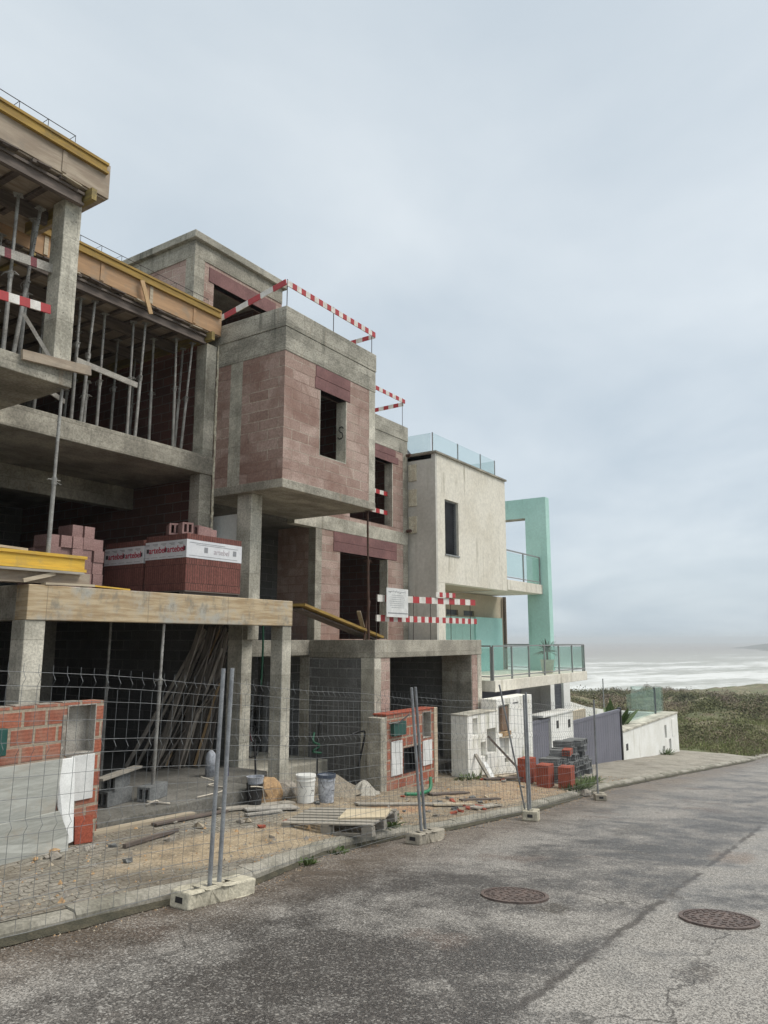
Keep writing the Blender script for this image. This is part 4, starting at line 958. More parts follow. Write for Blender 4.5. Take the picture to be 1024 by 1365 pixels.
part(B, 'window_opening', 'conc_light', lambda m: (m.box(17.43, 17.46, 11.297, 11.56, 3.15, 4.998)))
part(B, 'party_wall', 'block_dark', lambda m: m.wall('X', 18.06, .18, 11.56, 15.5, 0, 5.4))
# garage
part(B, 'garage_roof', 'conc', lambda m: (m.box(13.2, 18.26, 9.0, 10.25, -.38, 0), m.box(13.2, 18.06, 10.25, 11.3, -.38, -.002)), .012)
part(B, 'column', 'conc_light', lambda m: m.box(13.2, 13.46, 9.01, 9.36, -3.2, -.38), .01)
part(B, 'column', 'conc_light', lambda m: m.box(18.02, 18.25, 9.01, 9.36, -3.6, -.38), .01)
part(B, 'brick_jamb', 'block_pink', lambda m: m.wall('Y', 9.02, .2, 13.46, 13.80, -3.2, -.38))
part(B, 'brick_jamb', 'block_pink', lambda m: m.wall('Y', 9.02, .2, 17.72, 18.02, -3.6, -.38))
part(B, 'garage_jamb', 'conc', lambda m: m.box(13.80, 13.83, 9.03, 9.5, -3.2, -.385)); part(B, 'garage_jamb', 'conc', lambda m: m.box(17.69, 17.72, 9.03, 9.9, -3.6, -.385))
part(B, 'garage_side_wall', 'block_grey', lambda m: m.wall('X', 13.22, .18, 9.36, 10.78, -3.2, -.38))
part(B, 'garage_side_wall', 'block_grey', lambda m: m.wall('X', 17.85, .18, 9.9, 12.8, -3.6, -.38))
part(B, 'garage_back_wall', 'block_grey', lambda m: m.wall('Y', 12.4, .2, 13.5, 17.85, -3.4, -.38))
part(B, 'garage_floor', 'conc_dark', lambda m: m.box(13.5, 18.0, 9.4, 12.4, -3.5, -3.02))
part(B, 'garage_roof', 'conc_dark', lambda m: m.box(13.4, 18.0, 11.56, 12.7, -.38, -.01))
part(B, 'insulation_sheet', 'white_clean', lambda m: m.box(10.44, 10.46, 10.35, 11.25, .72, 2.45))
# penthouse
part(B, 'penthouse_roof', 'band', lambda m: m.box(10.88, 14.15, 12.5, 16.4, 9.28, 9.46), .015)
part(B, 'penthouse_band', 'conc', lambda m: m.box(10.98, 14.05, 12.6, 16.3, 8.86, 9.28), .01)
part(B, 'column', 'conc', lambda m: m.box(10.98, 11.30, 12.6, 12.9, 6.2, 8.86), .01)
part(B, 'penthouse_wall', 'block_pink', lambda m: m.wall('Y', 12.62, .2, 11.30, 14.05, 6.2, 8.86, [(11.62, 13.85, 6.3, 8.42)]))
part(B, 'penthouse_wall', 'block_pink', lambda m: m.wall('X', 11.0, .2, 12.9, 16.3, 6.2, 8.86))
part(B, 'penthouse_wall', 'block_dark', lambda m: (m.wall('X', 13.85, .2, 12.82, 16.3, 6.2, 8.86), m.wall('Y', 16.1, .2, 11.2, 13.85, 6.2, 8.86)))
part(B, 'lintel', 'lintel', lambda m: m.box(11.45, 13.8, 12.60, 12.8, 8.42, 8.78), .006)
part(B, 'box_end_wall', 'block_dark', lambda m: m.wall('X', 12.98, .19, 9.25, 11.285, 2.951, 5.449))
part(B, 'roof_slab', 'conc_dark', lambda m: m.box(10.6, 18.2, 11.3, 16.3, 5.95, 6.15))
part(B, 'rain_pipe', 'rust', lambda m: m.tube((18.12, 11.24, 5.35), (18.12, 11.1, 5.35), .05, 8))
part(B, 'rain_pipe', 'rust', lambda m: m.tube((18.12, 11.24, 3.1), (18.12, 11.1, 3.1), .05, 8))

# barriers on house B
def barrier(name, p, q, n, posts, zfoot, lab, w=.12):
    e_ = tag(empty(name, p, True), lab, 'barrier rail', 'red and white roof barriers')
    d = Vector(q) - Vector(p); mb_ = MB()
    for i in range(2 * n):
        mb_.bar(Vector(p) + d * (i / (2 * n)), Vector(p) + d * ((i + 1) / (2 * n)), .022, w, mi=i % 2)
    mb_.build('striped_board', ['wpaint', 'red'], e_)
    for t_ in posts:
        b = Vector(p) + d * t_; part(e_, 'post', 'rebar', lambda m: m.tube((b.x, b.y + .03, zfoot), (b.x, b.y + .03, b.z + .1), .009, 6))
    return e_
barrier('barrier_rail', (10.26, 9.08, 6.88), (13.3, 9.08, 6.88), 11, (0.01, .5, .97), 6.3, 'long red and white rail above the street edge of the corner box')
barrier('barrier_rail', (10.24, 11.1, 6.55), (10.24, 9.1, 6.90), 3, (), 6.3, 'slanted red and white rail on the left edge of the corner box')
barrier('barrier_rail', (13.34, 9.1, 6.88), (13.34, 10.9, 6.86), 5, (), 6.3, 'short red and white rail on the far end of the corner box', .10)
barrier('barrier_rail', (13.4, 11.40, 7.08), (18.3, 11.40, 7.08), 14, (.2, .98), 6.2, 'red and white rail on the roof beyond the corner box')
barrier('barrier_rail', (18.3, 11.45, 7.02), (18.3, 13.6, 7.0), 6, (), 6.2, 'short red and white rail at the far roof corner')
barrier('barrier_rail', (13.5, 9.14, .90), (18.2, 9.14, .99), 8, (.0, .33, .5, .72, .95), 0, 'upper red and white rail above the garage roof', .15)
barrier('barrier_rail', (16.0, 9.10, 1.10), (17.0, 9.10, 1.12), 3, (), 0, 'short second red and white board beside the upper garage rail', .12)
barrier('barrier_rail', (13.5, 9.18, .47), (18.35, 9.18, .49), 14, (), 0, 'lower red and white rail above the garage roof', .14)
for x_, lab in ((16.9, 'small red and white board inside the upper window opening'),):
    striped('barrier_board', (15.45, 11.45, 3.55), (17.4, 11.45, 3.55), .02, .12, 5, ['wpaint', 'red'], lab); striped('barrier_board', (15.45, 11.45, 4.1), (17.4, 11.45, 4.1), .02, .12, 5, ['wpaint', 'red'], 'red and white board higher in the upper window opening')
# notice board
Nn = tag(empty('notice_sign', (14.1, 9.06, .5), True), 'white notice sheet with grey lines of print fixed to the garage rails', 'sign')
part(Nn, 'sheet', 'paper', lambda m: m.box(13.72, 14.62, 9.045, 9.055, .50, 1.14))
def _(m):
    random.seed(3)
    x = 13.80
    while x < 14.52:   # title: handwritten-like strokes
        w_ = random.uniform(.015, .04); m.bar((x, 9.042, 1.06 + random.uniform(-.01, .01)), (x + w_, 9.042, 1.06 + random.uniform(-.03, .035)), .003, .012, up=(0, 1, 0)); x += w_ + .012
    for k in range(7):
        z = .98 - k * .045; a = 13.84 + random.uniform(0, .08); x = a
        while x < 14.5 - random.uniform(0, .1):
            w_ = random.uniform(.02, .07); m.box(x, x + w_, 9.0405, 9.0435, z, z + .008); x += w_ + .018
    x = 13.78
    while x < 14.56:
        w_ = random.uniform(.02, .035); m.box(x, x + w_, 9.0405, 9.0435, .575, .60); x += w_ + .015
part(Nn, 'print', 'printg', _)
beam_thing('ramp_board', (11.3, 9.6, .68), (14.0, 9.55, .06), .5, .05, 'yellow', 'long timber ramp sloping from the tan beam to the garage roof', 'ramp')
beam_thing('ramp_board', (11.35, 9.62, .60), (13.9, 9.58, .015), .3, .03, 'wood_dark', 'dark board fixed under the timber ramp', 'ramp')
Rp = make_prop((12.92, 9.2, 0.0), (12.92, 9.15, 2.78), 'rusty dark prop under the corner box standing on the garage edge', over=.6)
for c_ in Rp.children:
    c_.data = c_.data.copy(); c_.data.materials.clear(); c_.data.materials.append(M['rust'])
Rp.location = (13.28, 9.22, 0.0)
Rp.rotation_euler = (Vector((13.1, 9.13, 2.78)) - Rp.location).to_track_quat('Z', 'Y').to_euler()
beam_thing('stake', (13.3, 9.35, 0), (13.5, 9.35, .85), .03, .05, 'rust', 'short brown stake leaning by the rusty prop on the garage roof', 'stake')
beam_thing('plank', (13.6, 9.5, 0), (13.3, 9.5, .62), .1, .02, 'wood_pale', 'short pale plank leaning at the top of the ramp', 'plank')

# ================================================================== HOUSE C: finished beige house
C_ = tag(empty('beige_house', (18.4, 10.4, -3.6), True), 'finished beige house with mint green portal and glass balconies', 'house')
part(C_, 'upper_volume', 'beige', lambda m: (m.wall('Y', 10.38, .3, 18.40, 23.1, 1.62, 5.36, [(18.84, 19.68, 2.46, 4.08)])))
part(C_, 'side_wall', 'beige_side', lambda m: m.box(18.30, 18.40, 10.38, 17, -1.1, 5.36))
part(C_, 'end_wall', 'beige_side', lambda m: m.box(22.8, 23.1, 10.68, 17, 1.62, 5.36))
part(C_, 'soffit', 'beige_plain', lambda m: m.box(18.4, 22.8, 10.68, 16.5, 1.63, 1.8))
part(C_, 'corner_pier', 'beige', lambda m: m.box(18.40, 18.80, 10.38, 10.8, -1.1, 1.615))
part(C_, 'roof_coping', 'conc', lambda m: (m.box(18.24, 23.16, 10.32, 10.75, 5.36, 5.42), m.box(18.24, 18.6, 10.75, 17, 5.36, 5.42), m.box(18.3, 23.1, 10.5, 17, 5.2, 5.35)), .008)
Wc = part(C_, 'window', 'grey_metal', lambda m: (m.box(18.84, 18.88, 10.45, 10.60, 2.46, 4.08), m.box(19.64, 19.68, 10.45, 10.60, 2.46, 4.08), m.box(18.88, 19.64, 10.45, 10.60, 4.04, 4.08), m.box(18.82, 19.70, 10.35, 10.6, 2.42, 2.46)))
def _(m):
    z = 2.5
    while z < 4.04: m.add([(18.88, 10.55, z), (19.64, 10.55, z), (19.64, 10.50, z + .05), (18.88, 10.50, z + .05), (18.88, 10.56, z + .052), (19.64, 10.56, z + .052)], [(0, 1, 2, 3), (3, 2, 5, 4)]); z += .055
sh = MB(); _(sh); sho = sh.build('shutter', 'dark_metal', Wc); sho.location = (0, 0, 0)
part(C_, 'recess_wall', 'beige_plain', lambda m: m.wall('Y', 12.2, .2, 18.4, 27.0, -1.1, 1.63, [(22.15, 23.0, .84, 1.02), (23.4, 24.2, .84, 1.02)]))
part(C_, 'vent_window', 'dark_metal', lambda m: m.box(22.15, 23.0, 12.26, 12.3, .84, 1.02)); part(C_, 'vent_window', 'dark_metal', lambda m: m.box(23.4, 24.2, 12.26, 12.3, .84, 1.02))
part(C_, 'mint_wall', 'mint_pale', lambda m: m.box(23.9, 26.1, 11.98, 12.18, -1.1, .80)); part(C_, 'mint_wall', 'mint', lambda m: m.box(18.82, 23.9, 12.05, 12.18, -1.1, .78))
part(C_, 'drain_pipe', 'wood_dark', lambda m: m.tube((26.6, 12.1, -1.1), (26.6, 12.1, 1.63), .07, 8))
part(C_, 'back_block', 'beige_side', lambda m: m.box(18.5, 22.7, 16.5, 17, -3.6, 5.2))
# balcony and portal
part(C_, 'balcony_slab', 'beige', lambda m: m.box(23.1, 26.19, 10.36, 12.6, 1.66, 2.0), .008)
part(C_, 'mint_portal', 'mint', lambda m: m.wall('X', 26.2, .36, 10.14, 14.5, -1.1, 5.3, [(10.97, 14.2, -1.1, 4.56)]), .006)
part(C_, 'portal_trim', 'conc', lambda m: m.box(26.19, 26.57, 10.98, 14.19, 4.53, 4.556))
def railing(parent, segs, z0, z1, posts_x, y, gl='glass'):
    """glass balustrade along a polyline of (x, y)"""
    for (a, b) in segs:
        a, b = Vector((*a, 0)), Vector((*b, 0)); d = (b - a)
        part(parent, 'handrail', 'grey_metal', lambda m: m.bar((a.x, a.y, z1), (b.x, b.y, z1), .045, .04))
        part(parent, 'bottom_rail', 'grey_metal', lambda m: m.bar((a.x, a.y, z0 + .1), (b.x, b.y, z0 + .1), .03, .03))
        n = max(1, round(d.length / 1.35))
        for i in range(n + 1):
            p = a + d * (i / n); part(parent, 'rail_post', 'grey_metal', lambda m: m.box(p.x - .025, p.x + .025, p.y - .02, p.y + .02, z0, z1 - .02))
        part(parent, 'glass_panel', gl, lambda m: m.bar((a.x, a.y, (z0 + z1) / 2 + .04), (b.x, b.y, (z0 + z1) / 2 + .04), .012, z1 - z0 - .2))
railing(C_, [((23.12, 10.44), (26.15, 10.44))], 2.0, 3.02, None, None)
part(C_, 'terrace_slab', 'beige', lambda m: m.box(18.95, 26.55, 8.95, 12.2, -1.40, -1.10), .01)
part(C_, 'terrace_slab', 'beige', lambda m: m.box(18.40, 18.95, 9.5, 12.2, -1.40, -1.10), .01)
railing(C_, [((18.98, 9.02), (26.5, 9.02)), ((18.98, 9.08), (18.98, 10.3)), ((26.5, 9.08), (26.5, 12.1))], -1.10, -.17, None, None)
# lower storey
part(C_, 'garage_wall', 'gate', lambda m: m.wall('Y', 11.6, .2, 18.3, 26.8, -4.5, -1.4))
part(C_, 'pillar', 'white_clean', lambda m: m.box(26.7, 27.1, 10.4, 10.8, -4.5, -1.4), .01); part(C_, 'pillar', 'white_clean', lambda m: m.box(28.05, 28.75, 10.4, 10.8, -4.5, -1.55), .01)
part(C_, 'louvre_door', 'dark_metal', lambda m: [m.box(27.1, 28.05, 10.5, 10.55 + .02 * (k % 2), -4.4 + k * .06, -4.35 + k * .06) for k in range(48)])
part(C_, 'lower_wall', 'white_clean', lambda m: m.box(26.8, 28.7, 10.8, 17, -4.5, -1.6))
# roof glass
for a, b in (((18.75, 10.7), (20.3, 10.7)), ((20.34, 10.7), (21.9, 10.7)), ((21.94, 10.7), (23.0, 10.7)), ((18.7, 10.75), (18.7, 13.5)), ((23.04, 10.75), (23.04, 13.5))):
    part(C_, 'roof_glass', 'glass_clear', lambda m: m.bar((a[0], a[1], 5.77), (b[0], b[1], 5.77), .014, .68))
for x, y in ((18.72, 10.7), (20.32, 10.7), (21.92, 10.7), (23.02, 10.7)):
    part(C_, 'glass_post', 'grey_metal', lambda m: m.box(x - .015, x + .015, y - .015, y + .015, 5.42, 6.12))
part(C_, 'flashing', 'dark_metal', lambda m: m.add([(18.2, 11.3, 5.42), (18.6, 11.3, 5.42), (18.6, 13, 5.46), (18.2, 13, 5.75), (18.2, 11.3, 5.62)], [(0, 1, 2, 3), (0, 1, 4), (1, 2, 3, 4)]))
for z in (5.1, 4.35, 3.55): part(C_, 'foam_patch', 'foam', lambda m: m.box(18.27, 18.3, 11.0, 11.28, z - .5, z), .01)

# potted plant on terrace
def leafblade(m, base, dirv, ln, w, droop, n=5, mi=0):
    base = Vector(base); d = Vector(dirv).normalized(); side = d.cross(Vector((0, 0, 1)))
    side = side.normalized() if side.length > .05 else Vector((1, 0, 0)); vs = []
    for i in range(n + 1):
        t_ = i / n; p = base + d * ln * t_ + Vector((0, 0, -droop * t_ * t_)); ww = w * math.sin(math.pi * min(.97, .12 + .85 * t_)) + .004
        vs += [p - side * ww, p + Vector((0, 0, -ww * .5)), p + side * ww]
    fs = []
    for i in range(n): a = i * 3; fs += [(a, a + 1, a + 4, a + 3), (a + 1, a + 2, a + 5, a + 4)]
    m.add(vs, fs, mi)
PL = tag(empty('potted_plant', (24.2, 9.5, -1.1), False), 'spiky yucca in a beige pot behind the terrace glass', 'plant')
part(PL, 'pot', 'beige', lambda m: m.lathe((0, 0, 0), [(.0, 0), (.17, 0), (.23, .42), (.25, .45), (.2, .45), (.18, .38), (0, .38)]), smooth=True)
part(PL, 'stem', 'wood_dark', lambda m: m.tube((0, 0, .38), (0, 0, .75), .035, 7))
def _(m):
    random.seed(2)
    for i in range(60):
        a = random.random() * 6.28; e2 = random.uniform(-.1, 1.3); leafblade(m, (0, 0, .72), (math.cos(a) * math.cos(e2), math.sin(a) * math.cos(e2), math.sin(e2)), random.uniform(.35, .6), .018, .12, 4)
part(PL, 'leaves', 'spiky', _)

# ================================================================== street side objects
def rect_niche(m, x0, x1, z0, z1, y, d, mi=None):
    """open box set into a wall: lining around a hole"""
    t_ = .012
    m.box(x0, x0 + t_, y - .012, y + d, z0, z1, mi); m.box(x1 - t_, x1, y - .012, y + d, z0, z1, mi)
    m.box(x0 + t_, x1 - t_, y - .012, y + d, z1 - t_, z1, mi); m.box(x0 + t_, x1 - t_, y - .012, y + d, z0, z0 + t_, mi); m.box(x0 + t_, x1 - t_, y + d - .01, y + d, z0 + t_, z1 - t_, mi)
# red brick meter wall, left
R1 = tag(empty('brick_meter_wall', (4.8, 8.4, -2.4), True), 'red hollow brick wall with empty white meter box, left foreground', 'wall')
part(R1, 'brickwork', 'brick_red', lambda m: m.wall('Y', 8.4, .24, 3.2, 6.17, -2.6, -.76, [(5.66, 6.06, -1.38, -.79)]))
part(R1, 'mortar_cap', 'rubble', lambda m: [m.box(3.2 + k * .3, 3.2 + k * .3 + random.uniform(.2, .29), 8.42, 8.62, -.76, -.76 + random.uniform(.006, .02)) for k in range(9)], .004)
part(R1, 'meter_box', 'greyold', lambda m: rect_niche(m, 5.66, 6.06, -1.38, -.79, 8.4, .17), label='empty open white meter box')
part(R1, 'cover_plate', 'paper', lambda m: m.box(5.75, 6.07, 8.375, 8.395, -1.93, -1.40), .004)
part(R1, 'green_box', 'greend', lambda m: m.box(4.5, 4.87, 8.30, 8.395, -1.28, -.98), .012)
part(R1, 'mortar_patch', 'rubble', lambda m: (m.box(5.68, 6.05, 8.392, 8.402, -1.47, -1.385), m.box(5.60, 5.655, 8.394, 8.402, -1.5, -.9)), .003)
random.seed(8)
Tl = tag(MB().prism([(3.6, 8.02, -2.42), (5.50, 8.02, -2.40), (5.47, 8.05, -2.22), (5.38, 8.09, -2.1), (5.42, 8.14, -1.9), (5.56, 8.28, -1.40), (3.6, 8.28, -1.40)], (0, .02, .006)).build('tile_slab', 'tile'), 'large grey wood look tile slab leaning on the red brick wall', 'slab')
Tl2 = tag(MB().prism([(3.5, 7.93, -2.42), (5.45, 7.90, -2.38), (5.50, 7.98, -2.2), (5.4, 8.03, -1.93), (3.5, 8.0, -1.95)], (0, .02, .006)).build('tile_slab', 'tile'), 'lower broken grey tile slab leaning in front of the first', 'slab')
Wb = tag(MB().prism([(5.52, 8.06, -2.32), (5.62, 8.06, -2.30), (5.74, 8.30, -1.41), (5.50, 8.30, -1.41), (5.48, 8.2, -1.9)], (0, .03, .008)).build('white_board', 'paper'), 'narrow broken white board leaning between tile slab and brick wall', 'board')
Rb = hollow('red_brick', 'redbrick', .3, .2, .11, 3, 2, .012)
Rb.rotation_euler = (math.radians(6), math.radians(100), math.radians(72)); Rb.location = (5.78, 8.12, ground(5.78, 8.12) + .15)
tag(Rb, 'single red brick leaning upright at the foot of the brick wall', 'brick')
for i in range(7):
    x, y = 4.9 + random.random() * .8, 7.75 + random.random() * .25
    mb_ = MB(); s_ = random.uniform(.03, .07)
    bmm = bmesh.new(); bmesh.ops.create_icosphere(bmm, subdivisions=1, radius=s_)
    for v in bmm.verts: v.co *= random.uniform(.7, 1.25); v.co.z *= .6
    me = bpy.data.meshes.new('rubble_piece'); bmm.to_mesh(me); bmm.free(); me.materials.append(M['rubble'] if i % 2 else M['sandrock'])
    o = bpy.data.objects.new('rubble_piece', me); COL.objects.link(o); o.location = (x, y, ground(x, y) + .02)
    tag(o, ('grey' if i % 2 else 'tan') + ' lump of rubble at the foot of the tile slab', 'rubble', 'rubble under the tile slab')
# second brick meter pillar
R2_ = tag(empty('brick_meter_wall', (14, 8.6, -3.1), True), 'red brick meter pillar between grey posts in front of the open garage', 'wall')
part(R2_, 'brickwork', 'brick_red', lambda m: m.wall('Y', 8.6, .3, 13.02, 14.95, -3.4, -1.52, [(14.46, 14.82, -2.12, -1.56), (13.68, 14.27, -2.74, -2.23)]))
part(R2_, 'side_post', 'conc', lambda m: m.box(12.80, 13.02, 8.58, 8.92, -3.4, -1.55), .012); part(R2_, 'side_post', 'wood_pale', lambda m: m.box(14.95, 15.10, 8.58, 8.92, -3.4, -1.50), .008)
part(R2_, 'cap', 'redbrick', lambda m: m.box(13.0, 14.97, 8.585, 8.92, -1.52, -1.49), .006)
part(R2_, 'green_box', 'greend', lambda m: m.box(13.17, 13.64, 8.50, 8.595, -1.94, -1.66), .012)
part(R2_, 'cover_plate', 'paper', lambda m: m.box(13.19, 13.61, 8.575, 8.595, -2.73, -2.05), .004)
part(R2_, 'cover_plate', 'paper', lambda m: m.box(14.45, 14.84, 8.575, 8.595, -2.69, -2.17), .004)
part(R2_, 'meter_box', 'greyold', lambda m: rect_niche(m, 14.46, 14.82, -2.12, -1.56, 8.6, .17))
part(R2_, 'meter_box', 'blackp', lambda m: rect_niche(m, 13.68, 14.27, -2.74, -2.23, 8.6, .2))
part(R2_, 'lamp_arm', 'blackp', lambda m: m.path([(13.05, 8.55, -1.68), (13.3, 8.45, -1.66), (13.75, 8.5, -1.55)], .015, 5))
# white meter wall
Wm = tag(empty('white_meter_wall', (18, 8.5, -3.3), True), 'stained white wall with broken open niches between garage and gate', 'wall')
def _(m):
    m.wall('Y', 8.5, .12, 16.4, 18.03, -3.7, -1.80, [(16.66, 16.93, -2.28, -1.88), (17.44, 17.95, -2.80, -2.2), (17.08, 17.35, -2.82, -2.48), (17.22, 17.42, -3.22, -2.95), (17.30, 17.46, -2.95, -2.80)])
    m.wall('Y', 8.62, .33, 16.4, 18.03, -3.7, -1.80, [(17.44, 17.95, -2.80, -2.2)])
part(Wm, 'low_wall', 'white', _)
part(Wm, 'cap', 'conc_light', lambda m: m.prism([(16.38, 8.48, -1.80), (16.38, 8.97, -1.80), (18.05, 8.97, -1.80), (18.05, 8.48, -1.80)], (0, 0, .03)), .006)
def _(m):
    m.wall('Y', 8.5, .12, 18.03, 20.35, -4.0, -1.52, [(18.12, 18.80, -2.40, -1.68), (18.2, 18.74, -2.95, -2.47), (18.45, 18.70, -3.15, -3.02)])
    m.box(18.03, 20.35, 8.62, 8.95, -4.0, -1.52)
part(Wm, 'tall_wall', 'white', _)
part(Wm, 'niche_block', 'nicheb', lambda m: m.box(18.42, 18.78, 8.53, 8.615, -2.34, -1.74), .01)
part(Wm, 'niche_block', 'sandrock', lambda m: m.box(18.36, 18.82, 8.46, 8.6, -2.47, -2.36), .01)
part(Wm, 'niche_back', 'conc_dark', lambda m: m.box(17.4, 18.0, 8.96, 8.98, -2.9, -2.1))
part(Wm, 'slot', 'blackp', lambda m: m.box(19.05, 19.4, 8.485, 8.5, -1.68, -1.66))
part(Wm, 'broken_sill', 'wood_pale', lambda m: m.bar((18.15, 8.46, -2.47), (18.78, 8.44, -2.52), .06, .03))
# gates and walls of the beige house
Gs = tag(empty('small_gate', (21.5, 9, -3.7), True), 'narrow slate grey gate left of the clean white gate pillar', 'gate')
part(Gs, 'gate_leaf', 'gate', lambda m: m.box(20.4, 22.95, 9.05, 9.1, -4.0, -2.50)); part(Gs, 'gate_frame', 'gate', lambda m: (m.box(20.4, 23.0, 9.03, 9.12, -2.50, -2.42)))
Gp = tag(empty('gate_pillar', (24, 9, -3.9), True), 'clean white gate pillar with two small dark slots', 'pillar')
part(Gp, 'pillar_body', 'white_clean', lambda m: m.box(23.05, 25.05, 9.0, 9.45, -4.3, -2.36), .01)
part(Gp, 'cap', 'white_clean', lambda m: m.box(22.3, 25.1, 8.96, 9.5, -2.36, -2.30), .006)
part(Gp, 'slot', 'blackp', lambda m: m.box(23.5, 23.68, 8.985, 9.0, -2.78, -2.55)); part(Gp, 'slot', 'blackp', lambda m: m.box(24.55, 24.75, 8.985, 9.0, -2.85, -2.6))
G1 = tag(empty('sliding_gate', (28, 9, -4.4), True), 'wide slate grey solid sliding gate beside the driveway', 'gate')
part(G1, 'gate_leaf', 'gate', lambda m: [m.box(25.1 + k * .27, 25.1 + k * .27 + .262, 9.04, 9.09, -4.95, -2.80) for k in range(20)])
part(G1, 'top_rail', 'gate', lambda m: m.box(25.1, 30.5, 9.02, 9.11, -2.80, -2.70)); part(G1, 'end_post', 'blackp', lambda m: m.box(30.5, 30.62, 9.0, 9.15, -5.1, -2.65))
Lw = tag(empty('garden_wall', (35, 9, -5), True), 'low bright white garden wall with meter slots at the end of the houses', 'wall')
part(Lw, 'wall_face', 'white_clean', lambda m: m.wall('Y', 9.0, .25, 30.65, 40.0, -6.6, -3.62, [(37.3, 37.7, -4.55, -3.95), (38.05, 38.45, -5.25, -4.65), (36.8, 37.2, -5.1, -4.85)]))
part(Lw, 'return_wall', 'white_clean', lambda m: m.box(39.75, 40.0, 9.25, 15, -6.6, -3.62))
part(Lw, 'coping', 'conc_light', lambda m: m.box(30.6, 40.05, 8.97, 9.9, -3.62, -3.54), .01)
part(Lw, 'niche_back', 'blackp', lambda m: m.box(36.7, 38.6, 9.26, 9.28, -5.4, -3.8)); part(Lw, 'slot', 'blackp', lambda m: m.box(31.0, 31.25, 8.985, 9.0, -4.35, -4.1))
part(Lw, 'box_frame', 'white_clean', lambda m: (m.box(36.6, 38.0, 8.975, 9.0, -5.6, -5.56), m.box(38.7, 39.3, 8.98, 9.0, -4.6, -3.8)))
for k in range(4):
    x0 = 33.6 + k * 1.6
    part(Lw, 'glass_panel', 'glass', lambda m: m.box(x0, x0 + 1.54, 9.62, 9.64, -3.5, -2.35))
part(Lw, 'glass_panel', 'glass', lambda m: m.box(39.9, 39.92, 9.7, 11.2, -3.5, -2.35))
part(Lw, 'rail_post', 'dark_metal', lambda m: m.box(38.36, 38.44, 9.6, 9.68, -3.54, -2.3))
Bw = tag(empty('patio_wall', (33, 12, -4), True), 'white stepped patio wall with sloping top behind the gate', 'wall')
part(Bw, 'wall_face', 'white', lambda m: m.prism([(30.4, 12.4, -5), (42, 12.4, -5.5), (42, 12.4, -3.9), (36.5, 12.4, -3.2), (30.4, 12.4, -2.15)], (0, .25, 0)))
part(Bw, 'niche', 'beige_plain', lambda m: (m.box(31.3, 32.5, 12.3, 12.4, -3.3, -2.75), m.box(33.4, 36.0, 12.3, 12.4, -3.75, -3.25)))
part(Bw, 'pole', 'grey_metal', lambda m: m.tube((39.5, 12.5, -4), (39.5, 12.5, -2.0), .03, 6))
BP = tag(empty('banana_plant', (32.6, 10.0, -4.4), False), 'broad leaved banana plant behind the slate gate', 'plant')
def _(m):
    random.seed(9)
    for i in range(16):
        a = random.random() * 6.28; e2 = random.uniform(.7, 1.45)
        leafblade(m, (random.uniform(-.3, .5), random.uniform(-.2, .2), .5), (math.cos(a) * math.cos(e2), math.sin(a) * math.cos(e2), math.sin(e2)), random.uniform(1.1, 2.1), random.uniform(.13, .22), .25, 7)
    for i in range(220):
        a = random.random() * 6.28; leafblade(m, (random.uniform(-.6, 1.2), random.uniform(-.4, .4), random.uniform(.4, 1.0)), (math.cos(a), math.sin(a), random.uniform(-.3, .9)), .22, .05, .05, 2)
part(BP, 'leaves', 'leaf', _); part(BP, 'stem', 'wood_dark', lambda m: (m.tube((0, 0, 0), (0.05, 0, .9), .09, 7), m.tube((.4, .1, 0), (.45, .1, .8), .07, 7)))

# ---------------------------------------------------------------- mesh fence
def fence_panel(p0, p1, zz0, zz1, lab, hgt=1.95, l0=(0, 0), l1=(0, 0)):
    """p0, p1 = (x, y) of its two posts; zz = ground height"""
    a = Vector((p0[0], p0[1], zz0)); b = Vector((p1[0], p1[1], zz1)); d = b - a; ln = math.hypot(d.x, d.y)
    F = tag(empty('wire_fence', a, True), lab, 'fence panel', 'wire mesh site fence')
    ux = Vector((d.x / ln, d.y / ln, d.z / ln)); nrm = Vector((d.y, -d.x, 0)).normalized()
    part(F, 'post', 'galv', lambda m: m.tube(a + Vector((0, 0, .06)), a + Vector((*l0, 0)) + Vector((0, 0, hgt + .13)), .021, 10))
    part(F, 'post', 'galv', lambda m: m.tube(b + Vector((0, 0, .06)), b + Vector((*l1, 0)) + Vector((0, 0, hgt + .13)), .021, 10))
    folds = [.28, .82, 1.36, 1.86]
    def off(z):
        o = 0
        for f in folds:
            t_ = (z - f) / .05
            if -1 < t_ < 1: o = max(o, (1 - abs(t_)) * .035)
        return o
    L0, L1 = Vector((*l0, 0)), Vector((*l1, 0))
    lean = lambda t_, z: (L0 * (1 - t_) + L1 * t_) * (z / 2.06)
    zs_ = [.10] + sorted([f + q for f in folds for q in (-.05, 0, .05)]) + [1.97]
    def wires(m):
        n = int(ln / .118); 
        for i in range(1, n):
            t_ = i / n; base = a + d * t_
            m.path([base + Vector((0, 0, z)) + nrm * off(z) + lean(t_, z) for z in zs_], .0020, 4)
        for z in [.10, .23, .33, .47, .62, .77, .87, 1.02, 1.17, 1.31, 1.41, 1.56, 1.70, 1.81, 1.91]:
            sag = .0; m.path([a + d * t_ + Vector((0, 0, z + .012 * math.sin(t_ * 9 + z))) + nrm * off(z) + lean(t_, z) for t_ in np.linspace(0, 1, 9)], .0020, 4)
    part(F, 'mesh', 'wire', wires)
    return F
FP = [(1.6, 5.25), (5.30, 5.42), (9.52, 5.66), (12.72, 5.42), (16.95, 5.58)]
LEAN = [(0, 0), (.06, -.02), (-.16, .05), (0, .02), (0, 0)]
def fg(i, dx=0): return ground(FP[i][0] + dx, FP[i][1]) + .05
